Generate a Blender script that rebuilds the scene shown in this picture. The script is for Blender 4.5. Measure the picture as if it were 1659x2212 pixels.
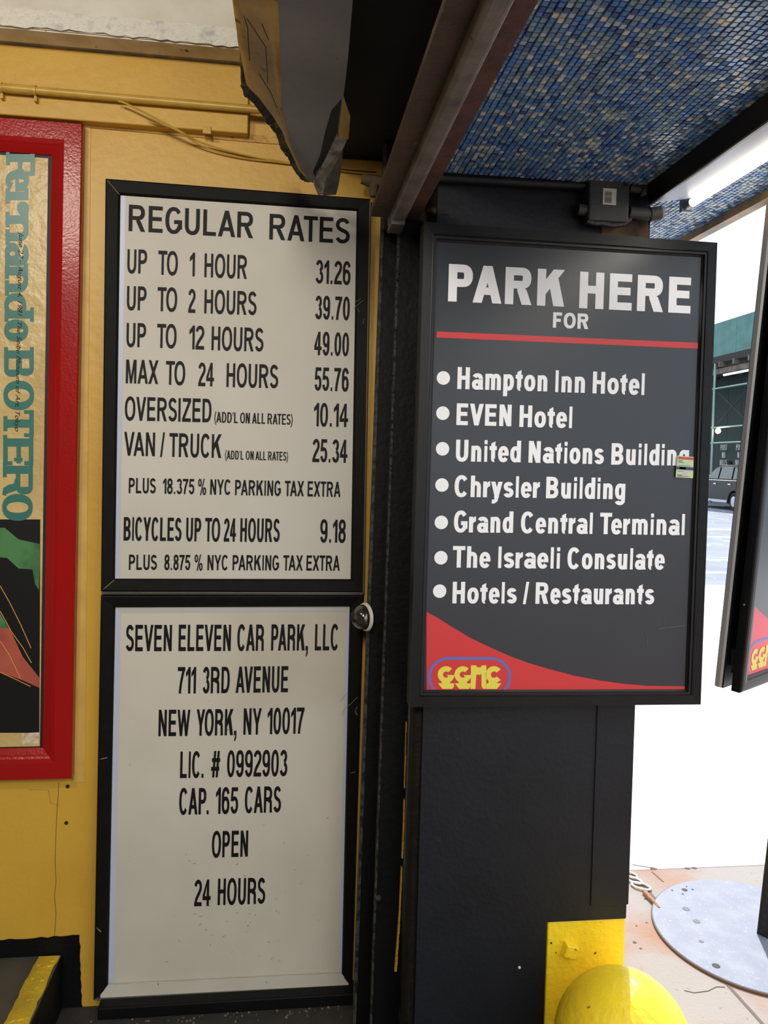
import bpy, bmesh, math, random
from mathutils import Vector as V, Matrix
from mathutils.geometry import delaunay_2d_cdt
random.seed(7)
for o in list(bpy.data.objects): bpy.data.objects.remove(o)
S = bpy.context.scene
C = S.collection
# ------------------------------------------------------------------ camera
YAW, PIT, ROL, FPX, CYP, H = 0.1254, -0.0242, -0.0268, 1688.2, 1040.7, 1.52
F_ = V((math.sin(YAW)*math.cos(PIT), math.cos(YAW)*math.cos(PIT), math.sin(PIT)))
R0 = V((math.cos(YAW), -math.sin(YAW), 0)); U0 = R0.cross(F_)
R_ = R0*math.cos(ROL) - U0*math.sin(ROL)
U_ = R0*math.sin(ROL) + U0*math.cos(ROL)
cd = bpy.data.cameras.new('camera'); cam = bpy.data.objects.new('camera', cd); C.objects.link(cam)
cd.sensor_fit = 'HORIZONTAL'; cd.sensor_width = 36; cd.lens = FPX/1659*36
cd.shift_y = -(1106-CYP)/1659; cd.clip_start = .05; cd.clip_end = 400
cam.matrix_world = Matrix(((R_.x,U_.x,-F_.x,0),(R_.y,U_.y,-F_.y,0),(R_.z,U_.z,-F_.z,H),(0,0,0,1)))
S.camera = cam
# ------------------------------------------------------------------ world, sun, lamps, exposure
W = bpy.data.worlds.new('world'); S.world = W; W.use_nodes = True
bg = W.node_tree.nodes['Background']; bg.inputs[0].default_value = (.84,.93,1,1); bg.inputs[1].default_value = 1.65
sd = bpy.data.lights.new('sun','SUN'); sd.energy = 5.5; sd.angle = .01; sd.color = (1,.97,.9)
sun = bpy.data.objects.new('sun', sd); C.objects.link(sun)
SUNDIR = V((.42, 1.0, 1.1)).normalized()      # towards the sun
sun.rotation_euler = SUNDIR.to_track_quat('Z','Y').to_euler()
def area(name, loc, tgt, sx, sy, e, col):
    l = bpy.data.lights.new(name,'AREA'); l.shape = 'RECTANGLE'; l.size = sx; l.size_y = sy; l.energy = e; l.color = col
    o = bpy.data.objects.new(name, l); C.objects.link(o); o.location = loc
    o.rotation_euler = (V(tgt)-V(loc)).to_track_quat('-Z','Y').to_euler()
area('garage_lamp_near', (-1.12,.36,2.72), (-.9,1.6,1.3), .3, .1, 13, (1,.93,.8))
area('garage_lamp_far', (-.55,-1.3,2.75), (-.5,2.2,.9), .35, .9, 58, (1,.94,.84))
S.view_settings.view_transform = 'Standard'; S.view_settings.look = 'None'
S.view_settings.gamma = 1; S.view_settings.exposure = 0; S.view_settings.use_curve_mapping = False
# ------------------------------------------------------------------ projection helpers: where a sight line meets a plane of the place
O = V((0,0,H))
def ray(px, py): return R_*((px-829.5)/FPX) + U_*((CYP-py)/FPX) + F_
def PY(px, py, y): d = ray(px,py); return O + d*(y/d.y)
def PZ(px, py, z): d = ray(px,py); return O + d*((z-H)/d.z)
def PX(px, py, x): d = ray(px,py); return O + d*(x/d.x)
def PP(px, py, p0, n): d = ray(px,py); return O + d*((p0-O).dot(n)/d.dot(n))
# ------------------------------------------------------------------ materials
def lin(c):
    return tuple(((v/255)/12.92 if v/255 <= .04045 else ((v/255+.055)/1.055)**2.4) for v in c) + (1,)
MATS = {}
def mat(name, col, rough=.5, metal=0, col2=None, nscale=8, nlo=.4, nhi=.7, bump=0, bscale=60, emit=0, spec=.5, speck=None, sscale=90, slo=.68, coat=0, detail=4):
    if name in MATS: return MATS[name]
    m = bpy.data.materials.new(name); m.use_nodes = True; nt = m.node_tree; N = nt.nodes; L = nt.links
    b = N['Principled BSDF']; b.inputs['Roughness'].default_value = rough; b.inputs['Metallic'].default_value = metal
    b.inputs['Specular IOR Level'].default_value = spec; b.inputs['Coat Weight'].default_value = coat
    b.inputs['Base Color'].default_value = lin(col)
    tc = N.new('ShaderNodeTexCoord'); cur = None
    def noise(sc, det=4):
        n = N.new('ShaderNodeTexNoise'); n.inputs['Scale'].default_value = sc; n.inputs['Detail'].default_value = det
        L.new(tc.outputs['Object'], n.inputs['Vector']); return n
    def ramp(src, lo, hi):
        r = N.new('ShaderNodeMapRange'); r.inputs['From Min'].default_value = lo; r.inputs['From Max'].default_value = hi
        L.new(src, r.inputs['Value']); return r.outputs[0]
    def mix(f, a, bb):
        x = N.new('ShaderNodeMix'); x.data_type = 'RGBA'; L.new(f, x.inputs[0])
        if isinstance(a, tuple): x.inputs[6].default_value = a
        else: L.new(a, x.inputs[6])
        x.inputs[7].default_value = bb; return x.outputs[2]
    if col2: cur = mix(ramp(noise(nscale, detail).outputs[0], nlo, nhi), lin(col), lin(col2))
    if speck: cur = mix(ramp(noise(sscale, 3).outputs[0], slo, slo+.04), cur or lin(col), lin(speck))
    if cur: L.new(cur, b.inputs['Base Color'])
    if bump:
        bp = N.new('ShaderNodeBump'); bp.inputs['Strength'].default_value = bump; bp.inputs['Distance'].default_value = .01
        L.new(noise(bscale, 5).outputs[0], bp.inputs['Height']); L.new(bp.outputs[0], b.inputs['Normal'])
    if emit: b.inputs['Emission Color'].default_value = lin(col); b.inputs['Emission Strength'].default_value = emit
    MATS[name] = m; return m
yellow = mat('yellow_paint', (205,161,58), .42, col2=(196,150,52), nscale=3, bump=.12, bscale=35, speck=(150,110,45), sscale=55, slo=.745)
yellow2 = mat('yellow_old_paint', (214,172,84), .5, col2=(190,145,70), nscale=9, bump=.8, bscale=80, speck=(120,90,50), sscale=45, slo=.66)
yellowpipe = mat('yellow_pipe_paint', (196,158,66), .35, col2=(180,140,55), nscale=20)
cream = mat('cream_paint', (222,214,196), .6, col2=(205,196,178), nscale=5, bump=.5, bscale=30)
creamrough = mat('cream_plaster', (226,220,205), .7, col2=(165,160,160), nscale=22, nlo=.55, nhi=.75, bump=1, bscale=70)
beige = mat('beige_underside', (240,234,220), .7, col2=(214,202,180), nscale=12, speck=(90,80,78), sscale=30, slo=.68)
blackp = mat('black_paint', (22,24,30), .5, spec=.35, col2=(17,18,23), nscale=6, bump=.1, bscale=70, speck=(62,64,70), sscale=120, slo=.74)
blackcol = mat('column_black_paint', (7,7,8), .55, spec=.2, col2=(11,10,10), nscale=12, bump=.15, bscale=60)
blackbrown = mat('brownish_black_paint', (26,20,15), .55, spec=.3, col2=(16,13,11), nscale=25, bump=.2, bscale=80)
worn = mat('worn_edge', (66,63,58), .6, spec=.3, col2=(18,18,19), nscale=60, nlo=.4, nhi=.6)
frameblk = mat('black_anodised_frame', (15,14,12), .55, spec=.12, col2=(20,19,16), nscale=40)
frameblk2 = mat('black_fluted_frame', (15,15,17), .38, spec=.4, col2=(22,21,21), nscale=30)
lip = mat('frame_inner_lip', (50,44,38), .3, metal=.3)
alu = mat('bare_aluminium_edge', (150,146,138), .4, metal=.8)
whitep = mat('white_panel', (207,202,190), .5, spec=.25, col2=(198,192,178), nscale=2.5)
whited = mat('white_panel_dirty', (204,197,182), .5, spec=.25, col2=(192,184,168), nscale=3, speck=(120,112,100), sscale=75, slo=.735)
glintstrip = mat('edge_strip_reflection', (186,190,206), .35)  # cover edge strip, cool side-light reflection put into its bluish colour
ink = mat('black_vinyl', (20,17,20), .55, spec=.2)
darkpanel = mat('charcoal_panel', (40,43,50), .3, spec=.5, col2=(36,39,46), nscale=3, coat=.15)
darkpanel.node_tree.nodes['Principled BSDF'].inputs['Coat Roughness'].default_value = .3
whitev = mat('white_vinyl', (240,240,242), .35)
redv = mat('red_vinyl', (205,50,52), .35)
bluev = mat('blue_vinyl', (78,112,190), .35)
yelv = mat('yellow_vinyl', (226,210,78), .4)
redp = mat('red_gloss_paint', (158,20,20), .2, spec=.35, col2=(152,24,22), nscale=4, bump=.08, bscale=160)
blackgap = mat('black_gasket', (20,18,16), .6)
poster = mat('aged_poster_paper', (206,180,122), .33, col2=(190,160,100), nscale=7, bump=.35, bscale=40)
teal = mat('teal_print', (58,116,106), .35)
greyhood = mat('grey_hood_paint', (122,122,126), .55, col2=(106,105,108), nscale=5, bump=.1, speck=(40,40,42), sscale=60, slo=.7)
yelhood = mat('dirty_yellow_hood', (178,142,70), .45, col2=(120,96,48), nscale=8, bump=.2, bscale=30, speck=(50,44,30), sscale=25, slo=.66)
liphood = mat('grey_torn_lip', (160,158,156), .6, col2=(84,80,78), nscale=30, bump=.5)
rust = mat('rusty_brown_steel', (84,64,52), .7, col2=(62,48,42), nscale=12, bump=.4, bscale=80, speck=(130,110,90), sscale=70, slo=.7)
steelg = mat('worn_grey_steel', (118,110,102), .55, col2=(84,78,74), nscale=16, bump=.2, speck=(45,40,38), sscale=35, slo=.68)
rustr = mat('red_brown_primer', (92,56,46), .75, col2=(70,44,38), nscale=25, bump=.3)
boxg = mat('dark_grey_cast_box', (62,62,62), .6, bump=.15, bscale=150)
label_w = mat('sticker_white', (215,212,200), .4)
grey_ink = mat('grey_print', (90,90,88), .5)
yelbase = mat('bright_yellow_paint', (248,214,44), .35, col2=(238,202,38), nscale=6, bump=.35, bscale=55, speck=(120,96,30), sscale=60, slo=.73)
stripe = mat('yellow_floor_stripe', (214,180,40), .5, col2=(170,146,48), nscale=9, bump=.6, bscale=50)
asphalt = mat('garage_floor', (52,48,44), .8, col2=(40,37,34), nscale=20, bump=.3, bscale=120, speck=(96,90,80), sscale=150, slo=.7)
platm = mat('platform_paint', (74,70,64), .7, col2=(64,60,55), nscale=14, speck=(110,100,88), sscale=150, slo=.72)
sidewalk_far = mat('pale_concrete', (236,236,238), .8)  # far slab, paler base colour than the near one
sidewalk = mat('sidewalk_concrete', (146,138,136), .75, col2=(150,102,76), nscale=2.6, nlo=.44, nhi=.66, bump=.25, bscale=90, speck=(130,118,112), sscale=60, slo=.66)
steelplate = mat('galvanised_plate', (108,114,134), .6, metal=.1, col2=(122,126,142), nscale=14, speck=(158,160,172), sscale=150, slo=.66)
platehole = mat('dark_hole', (34,24,26), .7)
rustedge = mat('plate_rust_edge', (96,64,44), .7)
road = mat('road_asphalt', (112,118,136), .8, col2=(128,136,156), nscale=1.2, speck=(190,205,210), sscale=3, slo=.66)
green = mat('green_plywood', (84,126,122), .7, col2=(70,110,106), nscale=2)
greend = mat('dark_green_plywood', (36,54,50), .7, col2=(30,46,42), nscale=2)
pipew = mat('pale_green_pipe', (130,160,152), .4, metal=.4)
wood = mat('weathered_timber', (110,100,92), .8, col2=(70,62,56), nscale=3)
carblk = mat('black_car_paint', (8,9,13), .3, spec=.35)
glassd = mat('car_window', (60,74,72), .05, spec=.8)
rubber = mat('tyre_rubber', (18,18,18), .8)
chrome = mat('chrome', (215,215,220), .12, metal=1)
trimt = mat('tan_trim', (176,140,86), .45, col2=(120,96,66), nscale=14)
fixt = mat('dark_fixture_housing', (26,23,21), .4)
refl = mat('white_reflector', (168,176,200), .35)
tube = mat('fluorescent_tube', (255,244,222), .3, emit=5)
tubecap = mat('tube_cap', (150,140,130), .4, metal=.5)
grout = mat('brown_grout', (44,36,38), .85, bump=.3)
dullblk = mat('dull_black', (10,10,11), .8, col2=(16,14,14), nscale=15)
skin = mat('skin', (170,120,95), .6); hairm = mat('dark_hair', (24,18,16), .7); cloth = mat('grey_jacket', (60,62,70), .8)
bulbm = mat('lit_bulb', (255,236,190), .3, emit=30)
# ------------------------------------------------------------------ mesh helpers
def link(o, parent=None):
    C.objects.link(o)
    if parent:
        o.parent = parent
        o.matrix_parent_inverse = Matrix.Identity(4)
        q = parent
        while q: o.location = o.location - q.location; q = q.parent
    return o
def mesh(name, verts, faces, m, parent=None, smooth=False, mi=None):
    d = bpy.data.meshes.new(name); d.from_pydata([tuple(v) for v in verts], [], faces)
    for k in (m if isinstance(m, (list,tuple)) else [m]): d.materials.append(k)
    if mi: d.polygons.foreach_set('material_index', mi)
    if smooth: d.polygons.foreach_set('use_smooth', [True]*len(d.polygons))
    o = bpy.data.objects.new(name, d); return link(o, parent)
def tag(o, label, cat, group=None, kind=None):
    if label: o['label'] = label
    if cat: o['category'] = cat
    if group: o['group'] = group
    if kind: o['kind'] = kind
    return o
def thing(name, loc, label, cat, group=None):
    o = bpy.data.objects.new(name, None); o.location = V(loc); o.empty_display_size = .05; C.objects.link(o)
    return tag(o, label, cat, group)
def struct(o): o['kind'] = 'structure'; return o
class MB:
    def __init__(s): s.v = []; s.f = []; s.mi = []
    def add(s, vs, fs, k=0):
        n = len(s.v); s.v += [V(v) for v in vs]; s.f += [tuple(i+n for i in f) for f in fs]; s.mi += [k]*len(fs); return s
    def box(s, a, b, k=0):
        x0,y0,z0 = a; x1,y1,z1 = b
        return s.hexa([(x0,y0,z0),(x1,y0,z0),(x1,y1,z0),(x0,y1,z0)], [(x0,y0,z1),(x1,y0,z1),(x1,y1,z1),(x0,y1,z1)], k)
    def hexa(s, lo, hi, k=0):
        n = len(lo)
        return s.add(list(lo)+list(hi), [tuple(range(n-1,-1,-1)), tuple(range(n,2*n))] + [(i,(i+1)%n,(i+1)%n+n,i+n) for i in range(n)], k)
    def prism(s, poly, vec, k=0):
        vec = V(vec); return s.hexa(poly, [V(p)+vec for p in poly], k)
    def tube(s, pts, r, n=12, caps=True, k=0, rs=None):
        pts = [V(p) for p in pts]; rings = []
        for i, p in enumerate(pts):
            t = (pts[min(i+1,len(pts)-1)]-pts[max(i-1,0)]).normalized()
            a = t.cross(V((0,0,1))) if abs(t.z) < .95 else t.cross(V((0,1,0)))
            a.normalize(); b = t.cross(a); rr = rs[i] if rs else r
            rings.append([p + (a*math.cos(q)+b*math.sin(q))*rr for q in [2*math.pi*j/n for j in range(n)]])
        vs = [v for g in rings for v in g]; fs = []
        for i in range(len(pts)-1):
            for j in range(n): fs.append((i*n+j, i*n+(j+1)%n, (i+1)*n+(j+1)%n, (i+1)*n+j))
        if caps: fs += [tuple(range(n-1,-1,-1)), tuple(range((len(pts)-1)*n, len(pts)*n))]
        return s.add(vs, fs, k)
    def lathe(s, c, prof, n=32, k=0, axis=None):
        c = V(c); ax = V(axis).normalized() if axis else V((0,0,1))
        a = ax.orthogonal().normalized(); b = ax.cross(a); vs = []; fs = []
        for r, h in prof:
            for j in range(n): q = 2*math.pi*j/n; vs.append(c + ax*h + (a*math.cos(q)+b*math.sin(q))*r)
        for i in range(len(prof)-1):
            for j in range(n): fs.append((i*n+j, i*n+(j+1)%n, (i+1)*n+(j+1)%n, (i+1)*n+j))
        return s.add(vs, fs, k)
    def build(s, name, m, parent=None, smooth=False):
        o = mesh(name, s.v, s.f, m, parent, False, s.mi)
        bm = bmesh.new(); bm.from_mesh(o.data); bmesh.ops.recalc_face_normals(bm, faces=bm.faces); bm.to_mesh(o.data); bm.free()
        if smooth:
            for p in o.data.polygons: p.use_smooth = True
            try: o.data.set_sharp_from_angle(angle=.7)
            except Exception: pass
        return o
def bevel(o, w=.003, seg=2):
    b = o.modifiers.new('bevel','BEVEL'); b.width = w; b.segments = seg; b.limit_method = 'ANGLE'; return o
def lerp(a, b, t): return a + (b-a)*t
# ------------------------------------------------------------------ lettering: flat vinyl letters cut from strokes
PI = math.pi
def superell(cx, cy, rx, ry, t, e):
    c, s = math.cos(t), math.sin(t)
    return (cx+rx*math.copysign(abs(c)**(2/e), c), cy+ry*math.copysign(abs(s)**(2/e), s))
def glyph(ch, W, w, h, serif=False, leg=False):
    P = []; X = .73; e = 2.25
    def rect(a, b, c, d): P.append([(a,b),(c,b),(c,d),(a,d)])
    def stem(x, y0, y1):
        rect(x, y0, x+w, y1)
        if serif:
            for y, s in ((y0,1),(y1,-1)):
                if abs(y) < .01 or abs(y-1) < .01 or (abs(y-X) < .01): rect(x-w*.42 if not (y1==X and y==X and s<0 and ch in 'nr') or True else x, min(y,y+s*.13), x+w*1.42 if not (abs(y-X)<.01) else x+w, max(y,y+s*.13))
    def ring(cx, cy, rx, ry, a0=0, a1=360, ww=None, hh=None, n=26):
        ww = w if ww is None else ww; hh = h if hh is None else hh
        k = max(3, int(n*abs(a1-a0)/360)); pr = None
        for i in range(k+1):
            t = math.radians(a0+(a1-a0)*i/k); o = superell(cx,cy,rx,ry,t,e); q = superell(cx,cy,max(rx-ww,.004),max(ry-hh,.004),t,e)
            if pr: P.append([pr[0], o, q, pr[1]])
            pr = (o, q)
    def diag(xb, y0, xt, y1, wd): P.append([(xb,y0),(xb+wd,y0),(xt+wd,y1),(xt,y1)])
    def rib(pts, ww=None, hh=None):
        ww = (ww or w)/2; hh = (hh or h)/2; pr = None
        for i, p in enumerate(pts):
            a = pts[max(i-1,0)]; b = pts[min(i+1,len(pts)-1)]; dx, dy = b[0]-a[0], b[1]-a[1]; l = math.hypot(dx,dy) or 1
            nx, ny = -dy/l, dx/l; q = math.hypot(ww*nx, hh*ny) or 1; ox, oy = ww*ww*nx/q, hh*hh*ny/q
            o, u = (p[0]+ox,p[1]+oy), (p[0]-ox,p[1]-oy)
            if pr: P.append([pr[0], o, u, pr[1]])
            pr = (o, u)
    def arc(cx, cy, rx, ry, a0, a1, n=12): return [superell(cx,cy,rx,ry,math.radians(a0+(a1-a0)*i/n),2.15) for i in range(n+1)]
    def bez(a, b, c, d, n=10):
        r = []
        for i in range(1, n+1):
            t = i/n; u = 1-t
            r.append(tuple(u**3*a[k]+3*u*u*t*b[k]+3*u*t*t*c[k]+t**3*d[k] for k in (0,1)))
        return r
    def bowl(x0, y0, x1, y1, hh=None):
        hh = hh or h; ry = (y1-y0)/2; rx = min((x1-x0)*.62, ry*.9) if W > .6 else (x1-x0)*.6
        rect(x0, y0, x1-rx, y0+hh); rect(x0, y1-hh, x1-rx, y1); ring(x1-rx, (y0+y1)/2, rx, ry, -90, 90, w*1.02, hh)
    wd = w*1.06; xl, xr = w/2, W-w/2
    def S_(T, aa=20):
        m = T*.52; ry1 = (T-m)/2+h*.25; ry2 = m/2+h*.25
        top = arc(W/2, T-ry1, W/2-w/2-.01, ry1-h/2, aa, 180); bot = arc(W/2, ry2, W/2-w/2, ry2-h/2, 0, -180+aa)
        a, d = top[-1], bot[0]; g = (a[1]-d[1])*.62
        rib(top + bez(a, (a[0], a[1]-g), (d[0], d[1]+g), d) + bot[1:])
    if ch in 'O0': ring(W/2, .5, W/2, .515)
    elif ch == 'o': ring(W/2, X/2, W/2, X/2+.012)
    elif ch == 'C': ring(W/2, .5, W/2, .515, 38, 322)
    elif ch == 'c': ring(W/2, X/2, W/2, X/2+.012, 40, 320)
    elif ch == 'G':
        ring(W/2, .5, W/2, .515, 38, 336); rect(W-w, .17, W, .52); rect(W*.52, .52-h, W, .52)
    elif ch == 'E':
        stem(0,0,1); rect(0,0,W,h); rect(0,1-h,W*.985,1); rect(0,.5-h*.4,W*.93,.5+h*.6)
        if serif: rect(W-w*.5,0,W,.3); rect(W-w*.5,.7,W,1); rect(W*.72,.36,W*.86,.64)
    elif ch == 'F':
        stem(0,0,1); rect(0,1-h,W,1); rect(0,.47-h*.4,W*.88,.47+h*.6)
        if serif: rect(W-w*.5,.66,W,1); rect(W*.72,.33,W*.86,.62)
    elif ch == 'H': stem(0,0,1); stem(W-w,0,1); rect(0,.5-h*.4,W,.5+h*.6)
    elif ch in 'Il|': stem(0,0,1)
    elif ch == 'L': stem(0,0,1); rect(0,0,W,h)
    elif ch == 'T':
        stem(W/2-w/2,0,1); rect(0,1-h,W,1)
        if serif: rect(0,.68,w*.45,1); rect(W-w*.45,.68,W,1)
    elif ch == 'U': stem(0,.35,1); stem(W-w,.35,1); ring(W/2, .35, W/2, .365, 180, 360)
    elif ch == 'P': stem(0,0,1); bowl(w*.5,.40,W,1)
    elif ch == 'R':
        stem(0,0,1); bowl(w*.5,.43,W*.97,1)
        if serif: rib([(W*.5,.47),(W*.72,.4),(W*.78,.2),(W*.86,.06),(W,.05)], w*1.0, h)
        elif leg: rib([(W*.5,.46)]+bez((W*.5,.46),(W*.86,.47),(W-w*.62,.40),(W-w*.62,.25))+[(W-w*.6,.1),(W-w*.5,0)])
        else: P.append([(W*.42,.43+h*.5),(W*.42+w*.9,.46),(W*.5+w*.95,.40),(W,0),(W-w*1.16,0),(W*.5-w*.1,.34)])
    elif ch == 'B': stem(0,0,1); bowl(w*.5,.5-h*.35,W*.96,1); bowl(w*.5,0,W,.5+h*.35)
    elif ch == 'D': stem(0,0,1); bowl(w*.5,0,W,1)
    elif ch == 'K':
        stem(0,0,1); P.append([(w*.95,.30),(w*.95,.30+h*1.9),(W-wd*1.25,1),(W,1)]); q = w + (W-w)*.22
        x2 = q+wd*.92; P.append([(W-wd*1.2,0),(W+w*.03,0),(x2,.30+(x2-w*.95)/(W-w*.95)*.7),(q,.30+(q-w*.95)/(W-w*.95)*.7+.02)])
    elif ch == 'M':
        stem(0,0,1); stem(W-w,0,1); m = W/2; a = w*1.0
        P.append([(w*.4,1),(w*1.3,1),(m+a*.42,0),(m-a*.42,0)]); P.append([(W-w*1.3,1),(W-w*.4,1),(m+a*.42,0),(m-a*.42,0)])
    elif ch == 'N': stem(0,0,1); stem(W-w,0,1); P.append([(0,1),(w*1.12,1),(W,0),(W-w*1.12,0)])
    elif ch in 'Vv': T = 1 if ch == 'V' else X; diag(W/2-wd/2,0,0,T,wd); diag(W/2-wd/2,0,W-wd,T,wd)
    elif ch == 'A':
        diag(0,0,W/2-wd/2,1,wd); diag(W-wd,0,W/2-wd/2,1,wd); y = .22; k = (W-wd)/2
        rect(k*y+wd*.5, y, W-k*y-wd*.5, y+h*.95)
    elif ch == 'W':
        q = wd*.92
        for a, b in ((0,.25),(.5,.25),(.5,.75),(1,.75)): diag((W-q)*b,0,(W-q)*a,1,q)
    elif ch in 'Xx': T = 1 if ch == 'X' else X; diag(0,0,W-wd*1.1,T,wd*1.1); diag(W-wd*1.1,0,0,T,wd*1.1)
    elif ch == 'Y': rect(W/2-w/2,0,W/2+w/2,.46); diag(W/2-wd/2,.40,0,1,wd); diag(W/2-wd/2,.40,W-wd,1,wd)
    elif ch == 'Z': rect(0,0,W,h); rect(W*.04,1-h,W,1); P.append([(0,h*.9),(wd*1.1,h*.9),(W,1-h*.9),(W-wd*1.1,1-h*.9)])
    elif ch == 'S': S_(1.0)
    elif ch == 's': S_(X)
    elif ch == '1':
        rect(W-w,0,W,1); P.append([(W-w,.97),(W-w*.2,1),(W-w,.70),(0,.64),(0,.79)])
        P[-1] = [(W-w*.75,1),(W-w*.3,.8),(W-w,.74),(0,.62),(0,.79)]
    elif ch == '2':
        t = arc(W/2,.72,W/2-w/2,.285-h/2,172,0); a = t[-1]; rib(t + bez(a,(a[0],.52),(w*.75,.36),(w*.62,h*.7)) ); rect(0,0,W,h)
    elif ch == '3':
        rib(arc(W*.48,.745,W*.46-w/2,.262-h/2,168,-82)); rib(arc(W*.5,.275,W/2-w/2,.285-h/2,82,-168))
    elif ch == '4':
        rect(W*.80-w,0,W*.80,1); rect(0,.22,W,.22+h); P.append([(0,.22+h*.6),(0,.22+h*1.2),(W*.80-w*.95,1),(W*.80-w*.1,1),(W*.80-w,.76),(w*.95,.22+h*.9)])
    elif ch == '5':
        rect(W*.16,1-h,W*.94,1); P.append([(W*.02,.46),(W*.02+w*.95,.50),(W*.16+w*.75,1),(W*.13,1)])
        rib(arc(W/2,.325,W/2-w/2,.335-h/2,140,-168))
    elif ch in '69':
        Q = []; P0 = P; P = []
        ring(W/2,.32,W/2,.335); rib([(xl,.30),(xl,.5)]+arc(W/2,.66,W/2-w/2,.355-h/2,180,18))
        if ch == '9': P = [[(W-x,1-y) for x,y in p] for p in P]
        P = P0+P
    elif ch == '7': rect(0,1-h,W,1); rib([(W-w*.62,1-h*.7)]+bez((W-w*.62,1-h*.7),(W*.62,.66),(W*.38,.36),(W*.33,0)))
    elif ch == '8': ring(W/2,.745,W*.47,.27); ring(W/2,.275,W/2,.29)
    elif ch == '.': rect(0,0,W,.15 if w < .15 else w)
    elif ch == ',': rect(0,0,W,.17); P.append([(W*.5,.0),(W,0),(W*.95,-.12),(W*.4,-.24),(W*.1,-.22)])
    elif ch == "'": rect(0,.83,W,1); P.append([(W*.4,.83),(W,.83),(W*.3,.68),(W*.0,.70)])
    elif ch == '/': diag(0,-.02,W-w*.8,1.02,w*.8)
    elif ch == '-': rect(0,.3,W,.3+h)
    elif ch == '#':
        diag(W*.12,0,W*.30,1,w*.95); diag(W*.52,0,W*.70,1,w*.95); rect(0,.25,W*.92,.25+h); rect(W*.08,.58,W,.58+h)
    elif ch == '%':
        a = W*.44; ring(a/2,.76,a/2,.26,0,360,w*.8,h*.75,18); ring(W-a/2,.22,a/2,.26,0,360,w*.8,h*.75,18); diag(W*.26,-.05,W*.66,1.03,w*.72)
    elif ch in '()':
        pts = [(W*.85-W*.85*math.sin(PI*i/10)*.95+w*.2, -.22+1.26*i/10) for i in range(11)]
        if ch == ')': pts = [(W-x, y) for x,y in pts]
        rib(pts, w*.85, w*.85)
    elif ch in 'nhmru':
        if ch == 'u':
            stem(0,.3,X); stem(W-w,0,X); ring(W/2,.3,W/2,.312,180,360)
        elif ch == 'm':
            u = (W+w)/2; stem(0,0,X)
            for x0 in (0, u-w): ring(x0+u/2, X-.28, u/2, .292, 0, 150 if not serif else 180); stem(x0+u-w,0,X-.26)
        elif ch == 'r':
            stem(0,0,X)
            if serif: ring(W*.72,X-.17,W*.30,.19,-180,180,W*.28,.17)
            else: P.append([(w*.9,X-.33),(w*.9,X-.12),(w+(W-w)*.42,X+.005),(W,X+.02),(W,X-h*1.15),(w+(W-w)*.55,X-h*1.25)])
        else:
            stem(0,0,X if ch == 'n' else 1); ring(W/2, X-.28, W/2, .292, 0, 160); stem(W-w,0,X-.26)
    elif ch == 'e':
        ring(W/2, X/2, W/2, X/2+.012, 0, 325); rect(w*.6, X/2-h*.38, W-.002, X/2+h*.38)
    elif ch == 'a':
        rect(W-w,0,W,X*.62); ring(W*.5, X-.26, W*.5, .272, 0, 152); ring(W*.47, .225, W*.47, .238)
        rect(W-w*.6,0,W+w*.12,.08)
        if serif: rect(W-w*.4,0,W+w*.35,.13)
    elif ch in 'dpg':
        ring(W/2, X/2, W/2, X/2+.012)
        if ch == 'd': stem(W-w,0,1)
        elif ch == 'p': rect(0,-.27,w,X)
        else: rect(W-w,-.06,W,X); rib(arc(W/2,-.06,W/2-w/2,.22-h/2,0,-165))
    elif ch == 't':
        rect(W*.22,.16,W*.22+w,X+.02); P.append([(W*.22,X-.02),(W*.22+w,X-.02),(W*.22+w,.95),(W*.22,.85)]); rect(0,X-h,W*.98,X)
        ring(W*.22+W*.42,.2,W*.42,.21,180,275,w,h)
    elif ch == 'i': rect(0,0,w,X); rect(0,1-h,w,1)
    elif ch == 'y':
        diag(W/2-wd/2+.02,.0,0,X,wd); P.append([(W-wd,X),(W,X),(W/2+wd*.35,-.08),(W/2-wd*.62,-.02)])
        rib([(W/2+wd*.0,.0),(W/2-.02,-.13),(W/2-.12,-.2),(W/2-.22,-.19)], w*.9, h)
    return P
IW = dict(A=.96,B=.84,C=.90,D=.86,E=.77,F=.72,G=.92,H=.82,I=.2,K=.92,L=.72,M=.97,N=.82,O=.98,P=.80,R=.90,S=.82,T=.80,U=.82,V=.92,W=1.30,X=.92,Y=.92,Z=.82,
    a=.74,c=.70,d=.72,e=.72,g=.72,h=.67,i=.2,l=.2,m=1.06,n=.67,o=.76,p=.72,r=.46,s=.68,t=.50,u=.67,y=.76)
IW.update({'1':.44,'.':.17,',':.17,"'":.16,'/':.42,'-':.36,'#':.80,'%':1.12,'(':.3,')':.3}); IW.update({c:.70 for c in '02356789'}); IW['4'] = .76
SB = {c:.055 for c in 'CGOQ0689adgo'}; SB.update({c:.02 for c in 'AVWXYTy/'}); SB.update({c:.04 for c in "Secs2357tr.,'1()4"}); SB.update({c:.10 for c in 'HIMNUilhnmu'}); SB['.'] = .12; SB["'"] = .06; SB.update({c:.09 for c in 'BDEFKLPR'})
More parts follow.
